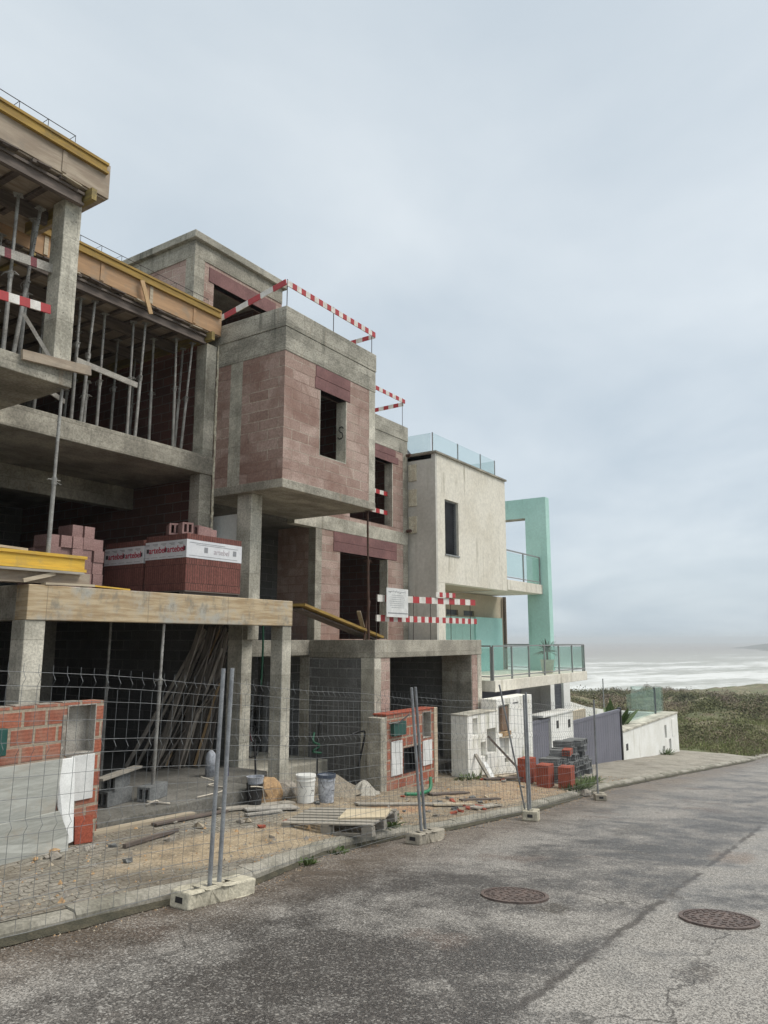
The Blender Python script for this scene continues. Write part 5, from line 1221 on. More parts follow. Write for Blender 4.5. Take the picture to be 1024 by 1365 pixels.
labs = ['mesh fence panel nearest the camera, running out of the picture at left', 'mesh fence panel between the pale foot and the second foot, before the pallet', 'mesh fence panel before the garage and the red brick pillar',
        'farthest mesh fence panel, before the white wall and the stacked blocks']
for i in range(4):
    a, b = FP[i], FP[i + 1]
    fence_panel((a[0] + (.07 if i else 0), a[1] + .01), (b[0] - .07, b[1] - .01), fg(i), fg(i + 1), labs[i], 1.93 if i < 3 else 1.96, LEAN[i], LEAN[i + 1])
# a loose leaning post
beam = MB().tube((0, 0, 0), (-.62, .15, 2.2), .016, 8).build('leaning_pole', 'galv', loc=(12.74, 5.50, fg(3) + .05)); tag(beam, 'thin loose pole leaning left against the third fence foot', 'pole')
def foot(c, ln, w, h, rz, mat, lab):
    e_ = tag(empty('ballast_block', (c[0], c[1], ground(*c) + .0)), lab, 'fence foot', 'concrete fence feet')
    slope = math.atan(-.092 * math.cos(rz)); e_.rotation_euler = (0, -slope, rz)
    mb_ = MB(); sl = [(-.30, -.04), (-.12, .0), (.16, .28)]
    # top with pockets
    holes = [(-ln * .38, -ln * .26), (-ln * .18, -ln * .04), (ln * .07, ln * .20)]
    us = [-ln / 2] + [q for hh in holes for q in hh] + [ln / 2]
    for k in range(len(us) - 1):
        if k % 2: mb_.box(us[k], us[k + 1], -w / 2, -.03, 0, h); mb_.box(us[k], us[k + 1], .03, w / 2, 0, h); mb_.box(us[k], us[k + 1], -.03, .03, 0, h * .55)
        else: mb_.box(us[k], us[k + 1], -w / 2, w / 2, 0, h)
    me_o = mb_.build('block', mat, e_)
    bm = bmesh.new(); bm.from_mesh(me_o.data); bmesh.ops.remove_doubles(bm, verts=bm.verts, dist=.0005)
    # drop inner duplicate faces
    seen = {}
    for f in list(bm.faces):
        key = tuple(sorted(v.index for v in f.verts))
        seen.setdefault(key, []).append(f)
    dele = [f for fs in seen.values() if len(fs) > 1 for f in fs]
    bmesh.ops.delete(bm, geom=dele, context='FACES'); bmesh.ops.recalc_face_normals(bm, faces=bm.faces)
    bm.to_mesh(me_o.data); bm.free()
    b_ = me_o.modifiers.new('bevel', 'BEVEL'); b_.width = .018; b_.segments = 2; b_.limit_method = 'ANGLE'
    part(e_, 'end_pocket', 'blackp', lambda m: m.box(-ln / 2 - .002, -ln / 2 + .003, -.045, .045, h * .35, h * .68))
    return e_
foot((5.30, 5.42), .86, .24, .15, .0, 'footblk', 'pale concrete fence foot with pockets, nearest the camera')
foot((9.50, 5.62), .72, .24, .15, .02, 'footblk2', 'grey brown concrete fence foot before the pallet')
foot((12.74, 5.40), .42, .26, .16, .3, 'footblk', 'short pale concrete fence foot before the debris')
foot((16.98, 5.56), .6, .24, .13, .4, 'footblk2', 'farthest fence foot half hidden in weeds')

# ---------------------------------------------------------------- manholes
def manhole(c, lab):
    z = float(roadz(*c)) + .012
    e_ = tag(empty('manhole_cover', (c[0], c[1], z)), lab, 'manhole', 'round manhole covers'); e_.rotation_euler = (math.atan(-.04), math.atan(.092), 0)
    part(e_, 'frame_ring', 'manhole', lambda m: m.lathe((0, 0, 0), [(.33, -.02), (.33, .006), (.295, .008), (.293, -.01)], 48), smooth=False)
    def disc(m):
        m.lathe((0, 0, 0), [(.001, .004), (.286, .004), (.288, -.012)], 48)
        for r in (.07, .14, .21): 
            n = int(r * 90)
            for k in range(n):
                a = 2 * math.pi * k / n; m.obox((r * math.cos(a), r * math.sin(a), .007), (.03, .035, .006), Matrix.Rotation(a, 3, 'Z'))
        for k in range(28):
            a = 2 * math.pi * k / 28; m.obox((.262 * math.cos(a), .262 * math.sin(a), .007), (.03, .022, .006), Matrix.Rotation(a, 3, 'Z'))
    part(e_, 'cover', 'manhole', disc)
manhole((7.22, 3.26), 'round iron manhole cover in the road, left one'); manhole((7.50, 1.45), 'round iron manhole cover in the paler lane, right one')

# ---------------------------------------------------------------- small site things
def bucket(c, r, h, mat, lab, rim=None, lid=False):
    e_ = tag(empty('bucket', (c[0], c[1], c[2] if len(c) > 2 else ground(*c))), lab, 'bucket')
    part(e_, 'body', mat, lambda m: m.lathe((0, 0, 0), [(0, .0), (r * .86, 0), (r * .9, .01), (r, h * .8), (r * 1.05, h * .8), (r * 1.05, h * .84), (r, h * .85), (r * 1.02, h), (r * .96, h), (r * .84, .02), (0, .02)], 28), smooth=False)
    if rim: part(e_, 'rim', rim, lambda m: m.lathe((0, 0, h * .92), [(r * 1.03, 0), (r * 1.12, .0), (r * 1.12, .05), (r * 1.0, .05), (r * .97, .0)], 28))
    if lid: part(e_, 'lid', mat, lambda m: m.lathe((0, 0, h), [(0, .015), (r * 1.07, .012), (r * 1.09, -.02), (r * 1.04, -.02)], 28))
    part(e_, 'handle', 'rebar', lambda m: m.path([(-r * 1.05, 0, h * .8), (-r, -r * .3, h * .6), (0, -r * 1.1, h * .45), (r, -r * .3, h * .6), (r * 1.05, 0, h * .8)], .004, 4))
    return e_
bucket((9.88, 8.10), .155, .42, 'whitep', 'clean white plastic bucket with lid beside the concrete column', lid=True)
bucket((10.28, 7.98), .14, .43, 'greyp', 'cement smeared bucket with dark blue rim, right of the white one', 'bluelid')
bucket((15.75, 9.55, -3.04), .17, .38, 'whitep', 'white bucket behind the red brick pillar in the garage opening')
# pallet
Pl = tag(empty('pallet', (8.86, 6.62, 0)), 'weathered wooden pallet lying on the dirt behind the fence', 'pallet')
def psurf(x, y): return ground(x, y)
Pl.location.z = psurf(8.86, 6.62) + .03; Pl.scale = (1.12, 1.05, 1); Pl.rotation_euler = (math.radians(-2), math.radians(4), math.radians(100))
for k in range(3):
    part(Pl, 'bottom_board', 'wood_grey', lambda m: m.box(-.62, .62, -.42 + k * .37, -.32 + k * .37, 0, .02), .002)
for kx in (-.55, 0, .55):
    for ky in (-.37, 0, .37): part(Pl, 'block', 'wood_grey', lambda m: m.box(kx - .07, kx + .07, ky - .05, ky + .05, .021, .115), .003)
for kx in (-.55, 0, .55): part(Pl, 'cross_board', 'wood_grey', lambda m: m.box(kx - .05, kx + .05, -.42, .42, .116, .136), .002)
for k in range(6): part(Pl, 'top_board', 'wood_grey', lambda m: m.box(-.62, .62, -.42 + k * .148, -.42 + k * .148 + .10, .137, .157), .002)
o = MB().box(-.33, .33, -.24, .24, 0, .03).build('board', 'wood_board', loc=(8.98, 6.28, Pl.location.z + .178), bev=.003); o.rotation_euler = (math.radians(-2), math.radians(4), math.radians(112)); tag(o, 'pale square board lying on the pallet', 'board')
# grey hollow blocks by the brick wall, with a plank on top
gb = hollow('grey_block', 'greyblock', .5, .2, .2, 2, 1, .03)
random.seed(21)
gl = [((7.62, 9.12), .35, 'grey hollow block on the floor behind the red brick wall, right one'), ((7.1, 9.3), .2, 'grey hollow block on the floor behind the red brick wall, left one'), ((7.45, 9.75), 1.2, 'grey block standing in shade behind the two floor blocks')]
for i, (c, r, lab) in enumerate(gl):
    place(gb, i == 0, (c[0], c[1], -2.18), (0, 0, r), lab, 'block', 'grey blocks behind the brick wall')
place(gb, False, (7.15, 9.35, -1.98), (0, 0, .5), 'upper grey block carrying the short pale plank behind the brick wall', 'block', 'grey blocks behind the brick wall')
beam_thing('plank', (6.6, 9.0, -1.86), (7.6, 9.45, -1.86), .14, .03, 'wood_grey', 'short plank lying on the grey blocks behind the brick wall', 'plank')
beam_thing('plank', (6.1, 8.42, -2.36), (7.75, 8.40, -2.42), .14, .04, 'wood_pale', 'pale plank along the foot of the concrete floor edge', 'plank')
beam_thing('plank', (5.9, 7.5, ground(5.9, 7.5) + .03), (6.9, 7.75, ground(6.9, 7.75) + .03), .05, .04, 'wood_dark', 'dark stick on the pavers behind the near fence panel', 'plank')
# stack of grey hollow blocks by the fence (holes face the street)
random.seed(4)
cnt = 0; rows = [8, 8, 7, 6, 4, 3]
for k, n in enumerate(rows):
    for i in range(n):
        x = 18.45 + (0 if k < 4 else .6) + i * .34 + (k % 2) * .1 + random.uniform(-.04, .04)
        if k == 5: x = 19.6 + i * .33
        y = 7.25 + random.uniform(-.10, .10); zb_ = ground(19.6, 7.2)
        where = ['bottom layer', 'second layer', 'third layer', 'fourth layer', 'fifth layer', 'top layer'][k]
        o = place(gb, False, (x, y, zb_ + .09 + k * .155), (random.uniform(-.05, .05), random.uniform(-.05, .05), math.pi / 2 + random.uniform(-.12, .12)),
              f'grey hollow block, {ORD[i]} from left, {where} of the ragged stack', 'block', 'ragged stack of grey hollow blocks'); o.scale = (1, 1.25, .78); cnt += 1
o = place(Rb, False, (19.1, 7.05, ground(19.6, 7.2) + .11 + 4 * .158), (0, 0, .2), 'single red brick lying on top of the grey block stack', 'brick', None); o.scale = (1.6, 1, 1.3)
def redpack(c, w, h, d, rz, lab):
    z = ground(*c); e_ = tag(empty('red_brick_bundle', (c[0], c[1], z), rot=(0, 0, rz)), lab, 'brick bundle', 'red brick bundles by the fence')
    n = 6
    for i in range(n):
        part(e_, 'brick', 'redbrick', lambda m: m.box(-w / 2 + i * w / n + .001, -w / 2 + (i + 1) * w / n - .004, -d / 2, d / 2, 0, h + random.uniform(-.004, .004)), .004)
redpack((17.55, 6.52), .42, .50, .3, .12, 'red brick bundle nearest the kerb, right one of three')
redpack((17.3, 6.95), .42, .50, .3, .05, 'middle red brick bundle standing beside the grey blocks')
redpack((17.35, 7.42), .42, .55, .3, -.02, 'left red brick bundle beside the fence posts')
# debris: boards on the ground
random.seed(31)
DB = [((11.9, 6.9), (12.7, 6.5), .16, 'pale broken board on the dirt left of the rubble'), ((12.3, 6.3), (13.1, 6.25), .2, 'grey flat slab piece near the kerb'), ((12.6, 6.7), (13.4, 6.3), .1, 'dark splintered board crossing the slab piece'),
      ((13.2, 7.7), (14.2, 7.4), .18, 'brown board alone on the sandy ground'), ((13.7, 6.6), (14.1, 6.95), .04, 'thin stick on the sandy ground'), ((10.6, 7.6), (12.2, 6.8), .16, 'long grey plank lying before the red brick pillar'),
      ((16.2, 8.0), (17.4, 7.4), .18, 'pale board in the pile below the white wall'), ((16.6, 7.8), (17.9, 7.8), .14, 'grey board across the pile below the white wall'), ((17.0, 8.2), (18.2, 7.6), .2, 'broad board behind the pile below the white wall'),
      ((16.4, 7.6), (17.1, 7.9), .1, 'short dark board at the front of the white wall pile'), ((17.4, 8.1), (18.6, 8.2), .12, 'thin white board at the foot of the white wall'), ((8.6, 8.25), (9.4, 7.9), .3, 'white board lying before the concrete floor edge'),
      ((8.35, 7.95), (9.0, 7.85), .08, 'narrow white lath on the pavers'), ((8.3, 8.4), (9.6, 8.15), .2, 'dark plank under the white board'), ((6.9, 8.2), (8.3, 8.3), .1, 'flat dark plank beside the floor edge'),
      ((9.6, 5.95), (9.9, 6.0), .12, 'flat stone chip beside the second fence foot')]
for i, (p, q, w, lab) in enumerate(DB):
    mt = ['wood_pale', 'wood_grey', 'wood_dark', 'wood_pale'][i % 4] if i not in (3, 5, 11, 12) else {3: 'wood_dark', 5: 'wood_grey', 11: 'greyold', 12: 'greyold'}[i]
    z0, z1 = ground(*p) + .03 + (.05 * (i in (2, 7))), ground(*q) + .03 + (.08 * (i in (2, 7, 6)))
    beam_thing('board_scrap', (*p, z0), (*q, z1), w, .025, mt, lab, 'board')
beam_thing('leaning_batten', (16.35, 7.9, ground(16.35, 7.9)), (16.75, 8.48, -2.72), .07, .05, 'wood_grey', 'short grey batten leaning on the low white wall', 'batten')
beam_thing('leaning_batten', (18.2, 7.8, ground(18.2, 7.8)), (17.5, 8.5, -2.38), .06, .045, 'wood_dark', 'long dark batten leaning into the dark niche of the white wall', 'batten')
beam_thing('plank', (16.9, 8.1, ground(16.9, 8.1)), (17.2, 8.46, -2.95), .1, .02, 'paper', 'small broken white piece leaning below the niches', 'plank')
def rock(c, s, mat, lab, group=None, seed=0):
    random.seed(seed); bmm = bmesh.new(); bmesh.ops.create_icosphere(bmm, subdivisions=2, radius=1)
    for v in bmm.verts:
        k = 1 + random.uniform(-.16, .16); v.co = Vector((v.co.x * s[0], v.co.y * s[1], v.co.z * s[2])) * k
    me = bpy.data.meshes.new('rock'); bmm.to_mesh(me); bmm.free(); me.materials.append(M[mat])
    o = bpy.data.objects.new('rock', me); COL.objects.link(o); o.location = (c[0], c[1], ground(*c) + s[2] * .45); return tag(o, lab, 'rock', group)
rock((9.55, 8.62), (.30, .22, .26), 'sandrock', 'tan rock beside the black bucket near the column', seed=1)
rock((9.95, 8.62), (.30, .25, .20), 'rubble', 'grey lump of mortar at the foot of the concrete column', seed=2)
rock((17.35, 5.98), (.16, .12, .12), 'rubble', 'grey stone in the weeds near the last fence foot', seed=3)
# heap of sand and gravel beside the garage side wall
def heap(c, rx, ry, h, mat, lab, cat):
    n = 36; m_ = 12; vs = []; z0 = ground(*c)
    for j in range(m_ + 1):
        r = j / m_
        for i in range(n):
            a = 2 * math.pi * i / n; k = 1 + .18 * math.sin(3 * a + 1) + .1 * math.sin(7 * a)
            x, y = c[0] + rx * r * k * math.cos(a), c[1] + ry * r * k * math.sin(a)
            hh = h * (math.cos(r * math.pi) + 1) / 2 + float(fbm(x * 3, y * 3, 1, 3)) * .07 * (1 - r)
            vs.append((x, y, z0 + hh - .04 * r))
    mb_ = MB(); mb_.add(vs, [(j * n + i, j * n + (i + 1) % n, (j + 1) * n + (i + 1) % n, (j + 1) * n + i) for j in range(m_) for i in range(n)]); mb_.add(vs[:n], [tuple(range(n))])
    return tag(mb_.build('gravel_heap' if mat == 'gravel' else 'sand_heap', mat, smooth=True), lab, cat)
M['gravel'] = gen('grey_gravel', (.30, .26, .20), (.19, .165, .13), 20, 90, .98, .9, famt=.4)
M['palesand'] = gen('pale_sand', (.42, .40, .35), (.30, .28, .24), 10, 90, .98, .6, famt=.3)
heap((11.3, 8.75), 1.0, .55, .38, 'gravel', 'grey brown gravel heap beside the block side wall', 'heap'); heap((12.15, 8.55), .5, .3, .26, 'palesand', 'small pale sand heap beside the brick pillar', 'heap')
random.seed(77)
chips = []
for i in range(5):
    s_ = .05; bmm = bmesh.new(); bmesh.ops.create_cube(bmm, size=1)
    for v in bmm.verts: v.co = Vector((v.co.x * random.uniform(.06, .13), v.co.y * random.uniform(.04, .09), v.co.z * random.uniform(.025, .06)))
    me = bpy.data.meshes.new('rubble_chip'); bmm.to_mesh(me); bmm.free(); me.materials.append(M[['redbrick', 'rubble', 'wood_pale', 'rubble', 'greyblock'][i]]); chips.append(me)
for i in range(70):
    zone = i % 4
    x, y = ((random.gauss(12.3, 1.0), random.gauss(6.9, .4)) if zone < 2 else (random.gauss(17.2, .8), random.gauss(7.9, .3)) if zone == 2 else (random.uniform(5, 10.5), random.uniform(6.6, 8.2)))
    y = max(y, float(kerby(x)) + .25)
    o = bpy.data.objects.new('rubble_chip', chips[i % 5]); COL.objects.link(o); o.location = (x, y, ground(x, y) + .015); o.rotation_euler = (random.uniform(-.3, .3), random.uniform(-.3, .3), random.uniform(0, 6.28))
    k_ = random.uniform(.6, 1.5); o.scale = (k_, k_, k_)
    tag(o, 'small ' + ['red brick', 'grey mortar', 'pale wood', 'grey mortar', 'dark block'][i % 5] + ' chip lying ' + ['before the red brick pillar', 'before the red brick pillar', 'below the white wall', 'on the pavers by the slab edge'][zone], 'rubble', 'rubble chips ' + ['before the pillar', 'before the pillar', 'below the white wall', 'on the pavers'][zone])
# black bucket with tools, hoses, rope
TB = tag(empty('tool_bucket', (8.95, 8.35, ground(8.95, 8.35) + .05)), 'grey black splashed bucket stack with a strap, left of the tan rock', 'bucket')
part(TB, 'body', 'blackp', lambda m: m.lathe((0, 0, 0), [(0, 0), (.11, 0), (.13, .3), (.14, .31), (.12, .31), (.1, .05), (0, .05)], 20)); part(TB, 'upper_bucket', 'greyp', lambda m: m.lathe((.01, 0, .2), [(.10, 0), (.13, .2), (.14, .21), (.12, .21), (.09, .0)], 20))
part(TB, 'strap', 'rope', lambda m: m.path([(-.2, -.1, .3), (-.1, -.14, .29), (.02, -.15, .26), (.1, -.1, .1), (.14, -.1, 0)], .01, 5))
o = MB().path([(0, 0, 0), (.0, 0, .5), (-.02, .02, 1.0)], .016, 7).build('shovel', 'blackp', loc=(9.12, 8.5, ground(9.1, 8.5))); tag(o, 'thin black tool handle standing by the splashed bucket', 'tool')
o = MB().path([(0, 0, 0), (.0, .02, .7), (0.03, .04, 1.35)], .022, 7).build('tool_handle', 'bluep', loc=(9.55, 9.55, -2.28)); tag(o, 'dark blue tool handle leaning inside, left of the column', 'tool')  # only a bare tool handle, no head modelled
o = MB().lathe((0, 0, 0), [(0, 0), (.09, 0), (.09, .32), (.07, .38), (.03, .42), (0, .43)], 18).build('canister', 'greyp', loc=(9.35, 9.75, -2.28), smooth=True); tag(o, 'small grey canister standing on the slab by the inner column', 'canister')
def hose(name, pts, r, mat, lab, cat='hose'):
    c = Vector(pts[0]); 
    # smooth polyline
    P_ = [Vector(p) - c for p in pts]; out = []
    for i in range(len(P_) - 1):
        p0 = P_[max(i - 1, 0)]; p1 = P_[i]; p2 = P_[i + 1]; p3 = P_[min(i + 2, len(P_) - 1)]
        for k in range(6):
            t_ = k / 6; out.append(.5 * ((2 * p1) + (p2 - p0) * t_ + (2 * p0 - 5 * p1 + 4 * p2 - p3) * t_ ** 2 + (-p0 + 3 * p1 - 3 * p2 + p3) * t_ ** 3))
    out.append(P_[-1]); o = MB().path(out, r, 6).build(name, mat, loc=c, smooth=True); return tag(o, lab, cat)
hose('hose', [(12.9, 9.2, -2.55), (13.05, 9.15, -1.95), (12.9, 9.12, -1.85), (12.6, 9.15, -1.88)], .022, 'blackp', 'black hose bending up out of the gravel before the block wall')
hose('strap_coil', [(12.2, 9.8, -1.85), (12.05, 9.7, -2.0), (12.25, 9.7, -2.1), (12.1, 9.75, -2.2), (12.3, 9.7, -2.25)], .024, 'greens', 'green strap coil hanging before the block side wall', 'strap')
hose('tap_pipe', [(12.25, 9.75, -2.9), (12.25, 9.75, -2.2), (12.25, 9.7, -1.7), (12.3, 9.7, -1.65)], .02, 'blackp', 'dark standpipe with the green strap on it', 'pipe')
hose('green_hose', [(12.55, 7.85, ground(12.5, 7.8) + .05), (12.9, 7.75, ground(12.9, 7.7) + .06), (13.3, 7.75, ground(13.3, 7.7) + .1), (13.5, 7.85, ground(13.5, 7.8) + .28)], .035, 'greenp', 'bright green sheet roll lying before the red brick pillar', 'strap')
hose('rope', [(8.0, 8.6, -2.27), (8.5, 8.62, -2.27), (8.75, 8.8, -2.27), (8.7, 9.1, -2.26), (9.0, 9.25, -2.27), (8.9, 9.5, -2.2)], .012, 'rope', 'pale curled rope lying on the concrete floor slab', 'rope')
hose('rope', [(7.25, 8.8, -2.27), (7.35, 8.72, -2.22), (7.45, 8.8, -2.27), (7.35, 8.9, -2.25), (7.5, 8.6, -2.27)], .014, 'rope', 'short knot of pale rope on the slab near the grey blocks', 'rope')
for i, (x, y, z0, z1, r, mt, lab) in enumerate(((11.35, 11.6, -.9, .55, .022, 'greens', 'long green strap hanging down the entry recess to the ground floor'), (11.2, 11.7, .6, 2.5, .012, 'greenp', 'thin green cord hanging left of the green strap'),
        (11.6, 11.65, .3, 2.5, .012, 'printr', 'thin red cord hanging in the entry recess'), (11.05, 11.8, .3, 2.5, .012, 'printg', 'thin grey cord hanging in the entry recess'), (11.5, 11.75, .8, 2.5, .01, 'greenp', 'second thin green cord right of the green strap'))):
    hose('hanging_strap', [(x, y - 1.1 if i == 0 else y, z1), (x + .03, y - 1.1 if i == 0 else y, (z0 + z1) / 2), (x, y - 1.1 if i == 0 else y, z0)], r, mt, lab, 'strap')
# bicycle parked in the shade
Bk = tag(empty('bicycle', (11.9, 11.6, -2.52), rot=(math.radians(-6), 0, math.radians(8))), 'dark bicycle leaning in the shade behind the concrete column', 'bicycle')
def wheel(cx):
    w_ = part(Bk, 'wheel', 'blackp', lambda m: [m.path([(cx + .33 * math.cos(a), 0, .34 + .33 * math.sin(a)) for a in np.linspace(0, 2 * math.pi, 33)], .018, 6)])
    part(w_, 'spokes', 'grey_metal', lambda m: [m.tube((cx, 0, .34), (cx + .31 * math.cos(a), 0, .34 + .31 * math.sin(a)), .0022, 4) for a in np.linspace(0, 6.283, 19)[:-1]])
wheel(-.52); wheel(.52)
part(Bk, 'frame', 'redold', lambda m: (m.tube((-.52, 0, .34), (-.1, 0, .30), .011, 6), m.tube((-.1, 0, .30), (-.22, 0, .82), .016, 6), m.tube((-.22, 0, .78), (.33, 0, .82), .016, 6), m.tube((-.1, 0, .30), (.35, 0, .74), .018, 6), m.tube((-.52, 0, .34), (-.21, 0, .76), .009, 6), m.tube((.34, 0, .90), (.52, 0, .34), .014, 6)))
part(Bk, 'saddle', 'blackp', lambda m: m.prism([(-.36, -.06, .9), (-.36, .06, .9), (-.1, .02, .91), (-.1, -.02, .91)], (0, 0, .045)), .01)
part(Bk, 'handlebar', 'blackp', lambda m: m.path([(.28, -.28, .98), (.36, -.2, 1.0), (.34, 0, .95), (.36, .2, 1.0), (.28, .28, .98)], .013, 6))
part(Bk, 'crank', 'grey_metal', lambda m: (m.lathe((-.1, .0, .3), [(0, 0), (.09, 0), (.09, .01), (0, .01)], 16), m.tube((-.1, -.06, .3), (-.02, -.06, .16), .01, 5)))

# ---------------------------------------------------------------- weeds, gravel, dune plants
def tuft(c, n, h, r, lab, seed):
    random.seed(seed); e_ = MB()
    for i in range(n):
        a = random.random() * 6.28; rr = r * math.sqrt(random.random()); el = random.uniform(.5, 1.5)
        leafblade(e_, (rr * math.cos(a), rr * math.sin(a) * .6, 0), (math.cos(a) * math.cos(el), math.sin(a) * math.cos(el), math.sin(el)), random.uniform(.4, 1) * h, .006 if i % 3 else .014, h * .25, 3)
    o = e_.build('weed', 'weed', loc=(c[0], c[1], ground(*c))); tag(o, lab, 'weed', 'weeds along the kerb')
for i, (c, n, h, r, lab) in enumerate((((7.15, 5.82), 60, .12, .12, 'small green weed at the kerb left of the second fence foot'), ((8.0, 6.02), 50, .10, .15, 'low green weed in the kerb gutter before the pallet'), ((9.6, 6.35), 120, .26, .25, 'tall green weed between the pallet and the second fence foot'),
        ((17.55, 6.3), 200, .35, .45, 'bushy green weed around the last fence foot'), ((18.3, 6.45), 150, .3, .4, 'green weed at the kerb right of the red bricks'), ((16.1, 8.35), 120, .2, .4, 'mossy weed at the foot of the low white wall'), ((36.6, 8.85), 120, .4, .5, 'dark weed at the foot of the garden wall'),
        ((19.4, 6.6), 120, .3, .4, 'weed in front of the block stack'))):
    tuft(c, n, h, r, lab, 40 + i)
def stones():
    r2 = np.random.default_rng(3); mb_ = MB()
    k = 0
    while k < 2600:
        x = r2.uniform(3, 22); y = float(kerby(x)) + .15 + abs(r2.normal(0, 1.1)) if r2.random() < .7 else r2.uniform(7.2, 8.8)
        if y > 9 or (6.2 < x < 9.2 and y > 8.4): k += 1; continue
        s_ = r2.uniform(.006, .02) * (1 + (r2.random() < .07) * 1.5); z = ground(x, y); q = r2.uniform(.6, 1.3, 6)
        mb_.add([(x - s_ * q[0], y, z), (x, y - s_ * q[1], z), (x + s_ * q[2], y, z), (x, y + s_ * q[3], z), (x, y, z + s_ * q[4])], [(0, 1, 4), (1, 2, 4), (2, 3, 4), (3, 0, 4)], int(r2.integers(0, 3)))
        k += 1
    # grit in the gutter
    for k in range(1500):
        x = r2.uniform(2, 20); y = float(kerby(x)) - .03 - abs(r2.normal(0, .16)); s_ = r2.uniform(.004, .012); z = float(roadz(x, y)) + .003
        mb_.add([(x - s_, y, z), (x, y - s_, z), (x + s_, y, z), (x, y + s_, z), (x, y, z + s_)], [(0, 1, 4), (1, 2, 4), (2, 3, 4), (3, 0, 4)], int(r2.integers(0, 3)))
    o = mb_.build('gravel', ['rubble', 'wood_pale', 'sandrock']); o['kind'] = 'stuff'
stones()
def leafmat(name, c, c2, s):
    return gen(name, c, c2, s, 6, .9, 0, famt=.35, spec=.2)
M['dg1'] = leafmat('dune_grass_green', (.20, .23, .085), (.13, .15, .06), .4)
M['ds1'] = leafmat('olive_scrub', (.19, .19, .095), (.125, .125, .065), .25); M['ds2'] = leafmat('brown_scrub', (.19, .15, .11), (.13, .10, .075), .25); M['ds3'] = leafmat('straw_scrub', (.28, .24, .155), (.20, .165, .11), .3)
M['ds0'] = leafmat('dark_bush', (.125, .13, .062), (.08, .085, .042), .3)
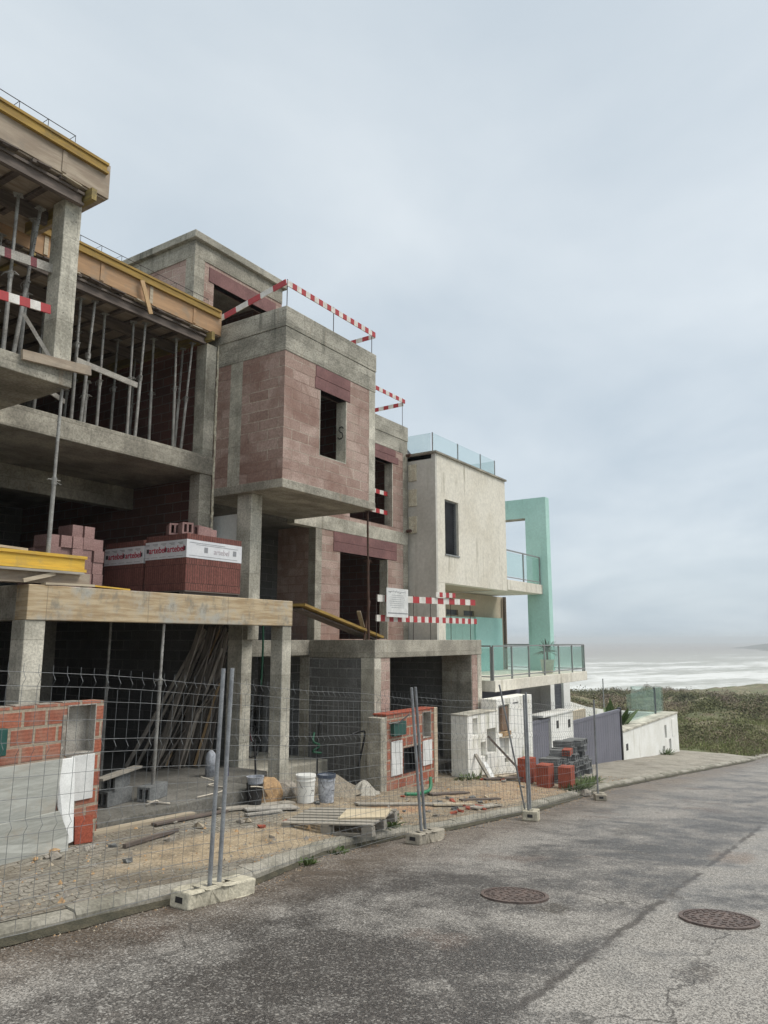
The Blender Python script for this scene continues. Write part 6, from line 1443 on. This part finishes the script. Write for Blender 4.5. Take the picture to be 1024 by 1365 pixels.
def scatter():
    r2 = np.random.default_rng(12)
    def blades(px, py, h, w, n_each, spread, matidx, name, mats, bushy=False):
        P_ = np.repeat(np.stack([px, py], 1), n_each, 0); H = np.repeat(h, n_each) * r2.uniform(.45, 1.1, len(P_)); mi = np.repeat(matidx, n_each)
        sp_ = np.repeat(spread, n_each)
        a = r2.uniform(0, 6.283, len(P_)); rr = sp_ * np.sqrt(r2.random(len(P_)))
        X = P_[:, 0] + rr * np.cos(a); Y = P_[:, 1] + rr * np.sin(a); Z = terr(X, Y) - .05
        dome = np.sqrt(np.clip(1 - (rr / (sp_ + 1e-6)) ** 2, .08, 1)); H = H * dome
        b = r2.uniform(0, 6.283, len(P_)); W_ = np.repeat(w, n_each) * r2.uniform(.6, 1.3, len(P_)); lean = r2.normal(0, .35, (len(P_), 2)) * H[:, None]
        base_h = r2.uniform(0, .6, len(P_)) * H
        if bushy:
            base_h = r2.uniform(0, .95, len(P_)) * H; H = base_h + W_ * r2.uniform(.8, 2.2, len(P_)); lean = r2.normal(0, 1., (len(P_), 2)) * W_[:, None] * 1.2
        v0 = np.stack([X - W_ * np.cos(b), Y - W_ * np.sin(b), Z + base_h], 1); v1 = np.stack([X + W_ * np.cos(b), Y + W_ * np.sin(b), Z + base_h], 1); v2 = np.stack([X + lean[:, 0], Y + lean[:, 1], Z + H], 1)
        V = np.stack([v0, v1, v2], 1).reshape(-1, 3); n = len(P_)
        me = bpy.data.meshes.new(name); me.vertices.add(3 * n); me.vertices.foreach_set('co', V.ravel()); me.loops.add(3 * n); me.loops.foreach_set('vertex_index', np.arange(3 * n, dtype=np.int32))
        me.polygons.add(n); me.polygons.foreach_set('loop_start', np.arange(0, 3 * n, 3, dtype=np.int32)); me.polygons.foreach_set('loop_total', np.full(n, 3, dtype=np.int32))
        for m_ in mats: me.materials.append(M[m_])
        me.polygons.foreach_set('material_index', mi.astype(np.int32)); me.update(calc_edges=True)
        o = bpy.data.objects.new(name, me); COL.objects.link(o); o['kind'] = 'stuff'
    # scrub on the dunes: distance d along directions seen right of the houses
    def pts(n, d0, d1, pw=1.0, lat=(.20, .72)):
        d = d0 + (d1 - d0) * r2.random(n) ** pw; l = r2.uniform(*lat, n)
        return d * (.833 + .553 * l), d * (.553 - .833 * l)
    x, y = pts(9000, 40, 175); s = SN[0] * x + SN[1] * y
    ok = (s < 98) & ~((x < 41.8) & (y < 18)) & (np.abs(y + .3) > 6.8)
    x, y = x[ok], y[ok]; den_ = fbm(x, y, 14, 3); ok = den_ > -.06; x, y = x[ok], y[ok]; d = np.hypot(x, y)
    tone = fbm(x + 300, y, 16, 3) + r2.normal(0, .03, len(x)); mi = np.where(tone > .09, 2, np.where(tone > -.02, 1, 0))
    h = np.clip(r2.normal(.75, .3, len(x)), .25, 1.6) * np.clip((d - 38) / 25, .45, 1.3)
    blades(x, y, h, np.clip(d / 45, .9, 3.) * .036, 40, r2.uniform(.5, 1.6, len(x)), mi, 'dune_scrub', ['ds1', 'ds2', 'ds3'], True)
    x, y = pts(420, 46, 165, .8); s = SN[0] * x + SN[1] * y; ok = (s < 96) & ~((x < 43) & (y < 18)) & (np.abs(y + .3) > 8) & (fbm(x, y, 20, 3) > -.05)
    x, y = x[ok], y[ok]; rad = r2.uniform(.8, 2.6, len(x))
    blades(x, y, rad * r2.uniform(.5, .8, len(x)), np.clip(np.hypot(x, y) / 60, .8, 2.2) * .06, 420, rad, r2.integers(0, 2, len(x)), 'dune_bushes', ['ds0', 'ds1'], True)
    x, y = pts(9000, 38, 66, 1.0, (.30, .75)); ok = (y > 6.5) & ~((x < 41.8) & (y < 18)) & (fbm(x, y, 5, 3) > -.2); x, y = x[ok], y[ok]
    mi = np.where(r2.random(len(x)) < .2, 1, 0)
    blades(x, y, np.clip(r2.normal(.34, .12, len(x)), .1, .7), np.full(len(x), .018), 14, r2.uniform(.2, .5, len(x)), mi, 'dune_grass', ['dg1', 'ds3'])
scatter()

# ---------------------------------------------------------------- haze
hm = bpy.data.materials.new('haze'); hm.use_nodes = True; ht = hm.node_tree; ht.nodes.clear()
ho = ht.nodes.new('ShaderNodeOutputMaterial'); hv = ht.nodes.new('ShaderNodeVolumePrincipled')
hv.inputs['Color'].default_value = (.86, .90, .93, 1); hv.inputs['Density'].default_value = .00045; hv.inputs['Anisotropy'].default_value = 0
ht.links.new(hv.outputs[0], ho.inputs['Volume'])
H_ = MB().box(-1510, 6510, -960, 6510, -27, 14).build('haze', hm); H_['kind'] = 'stuff'
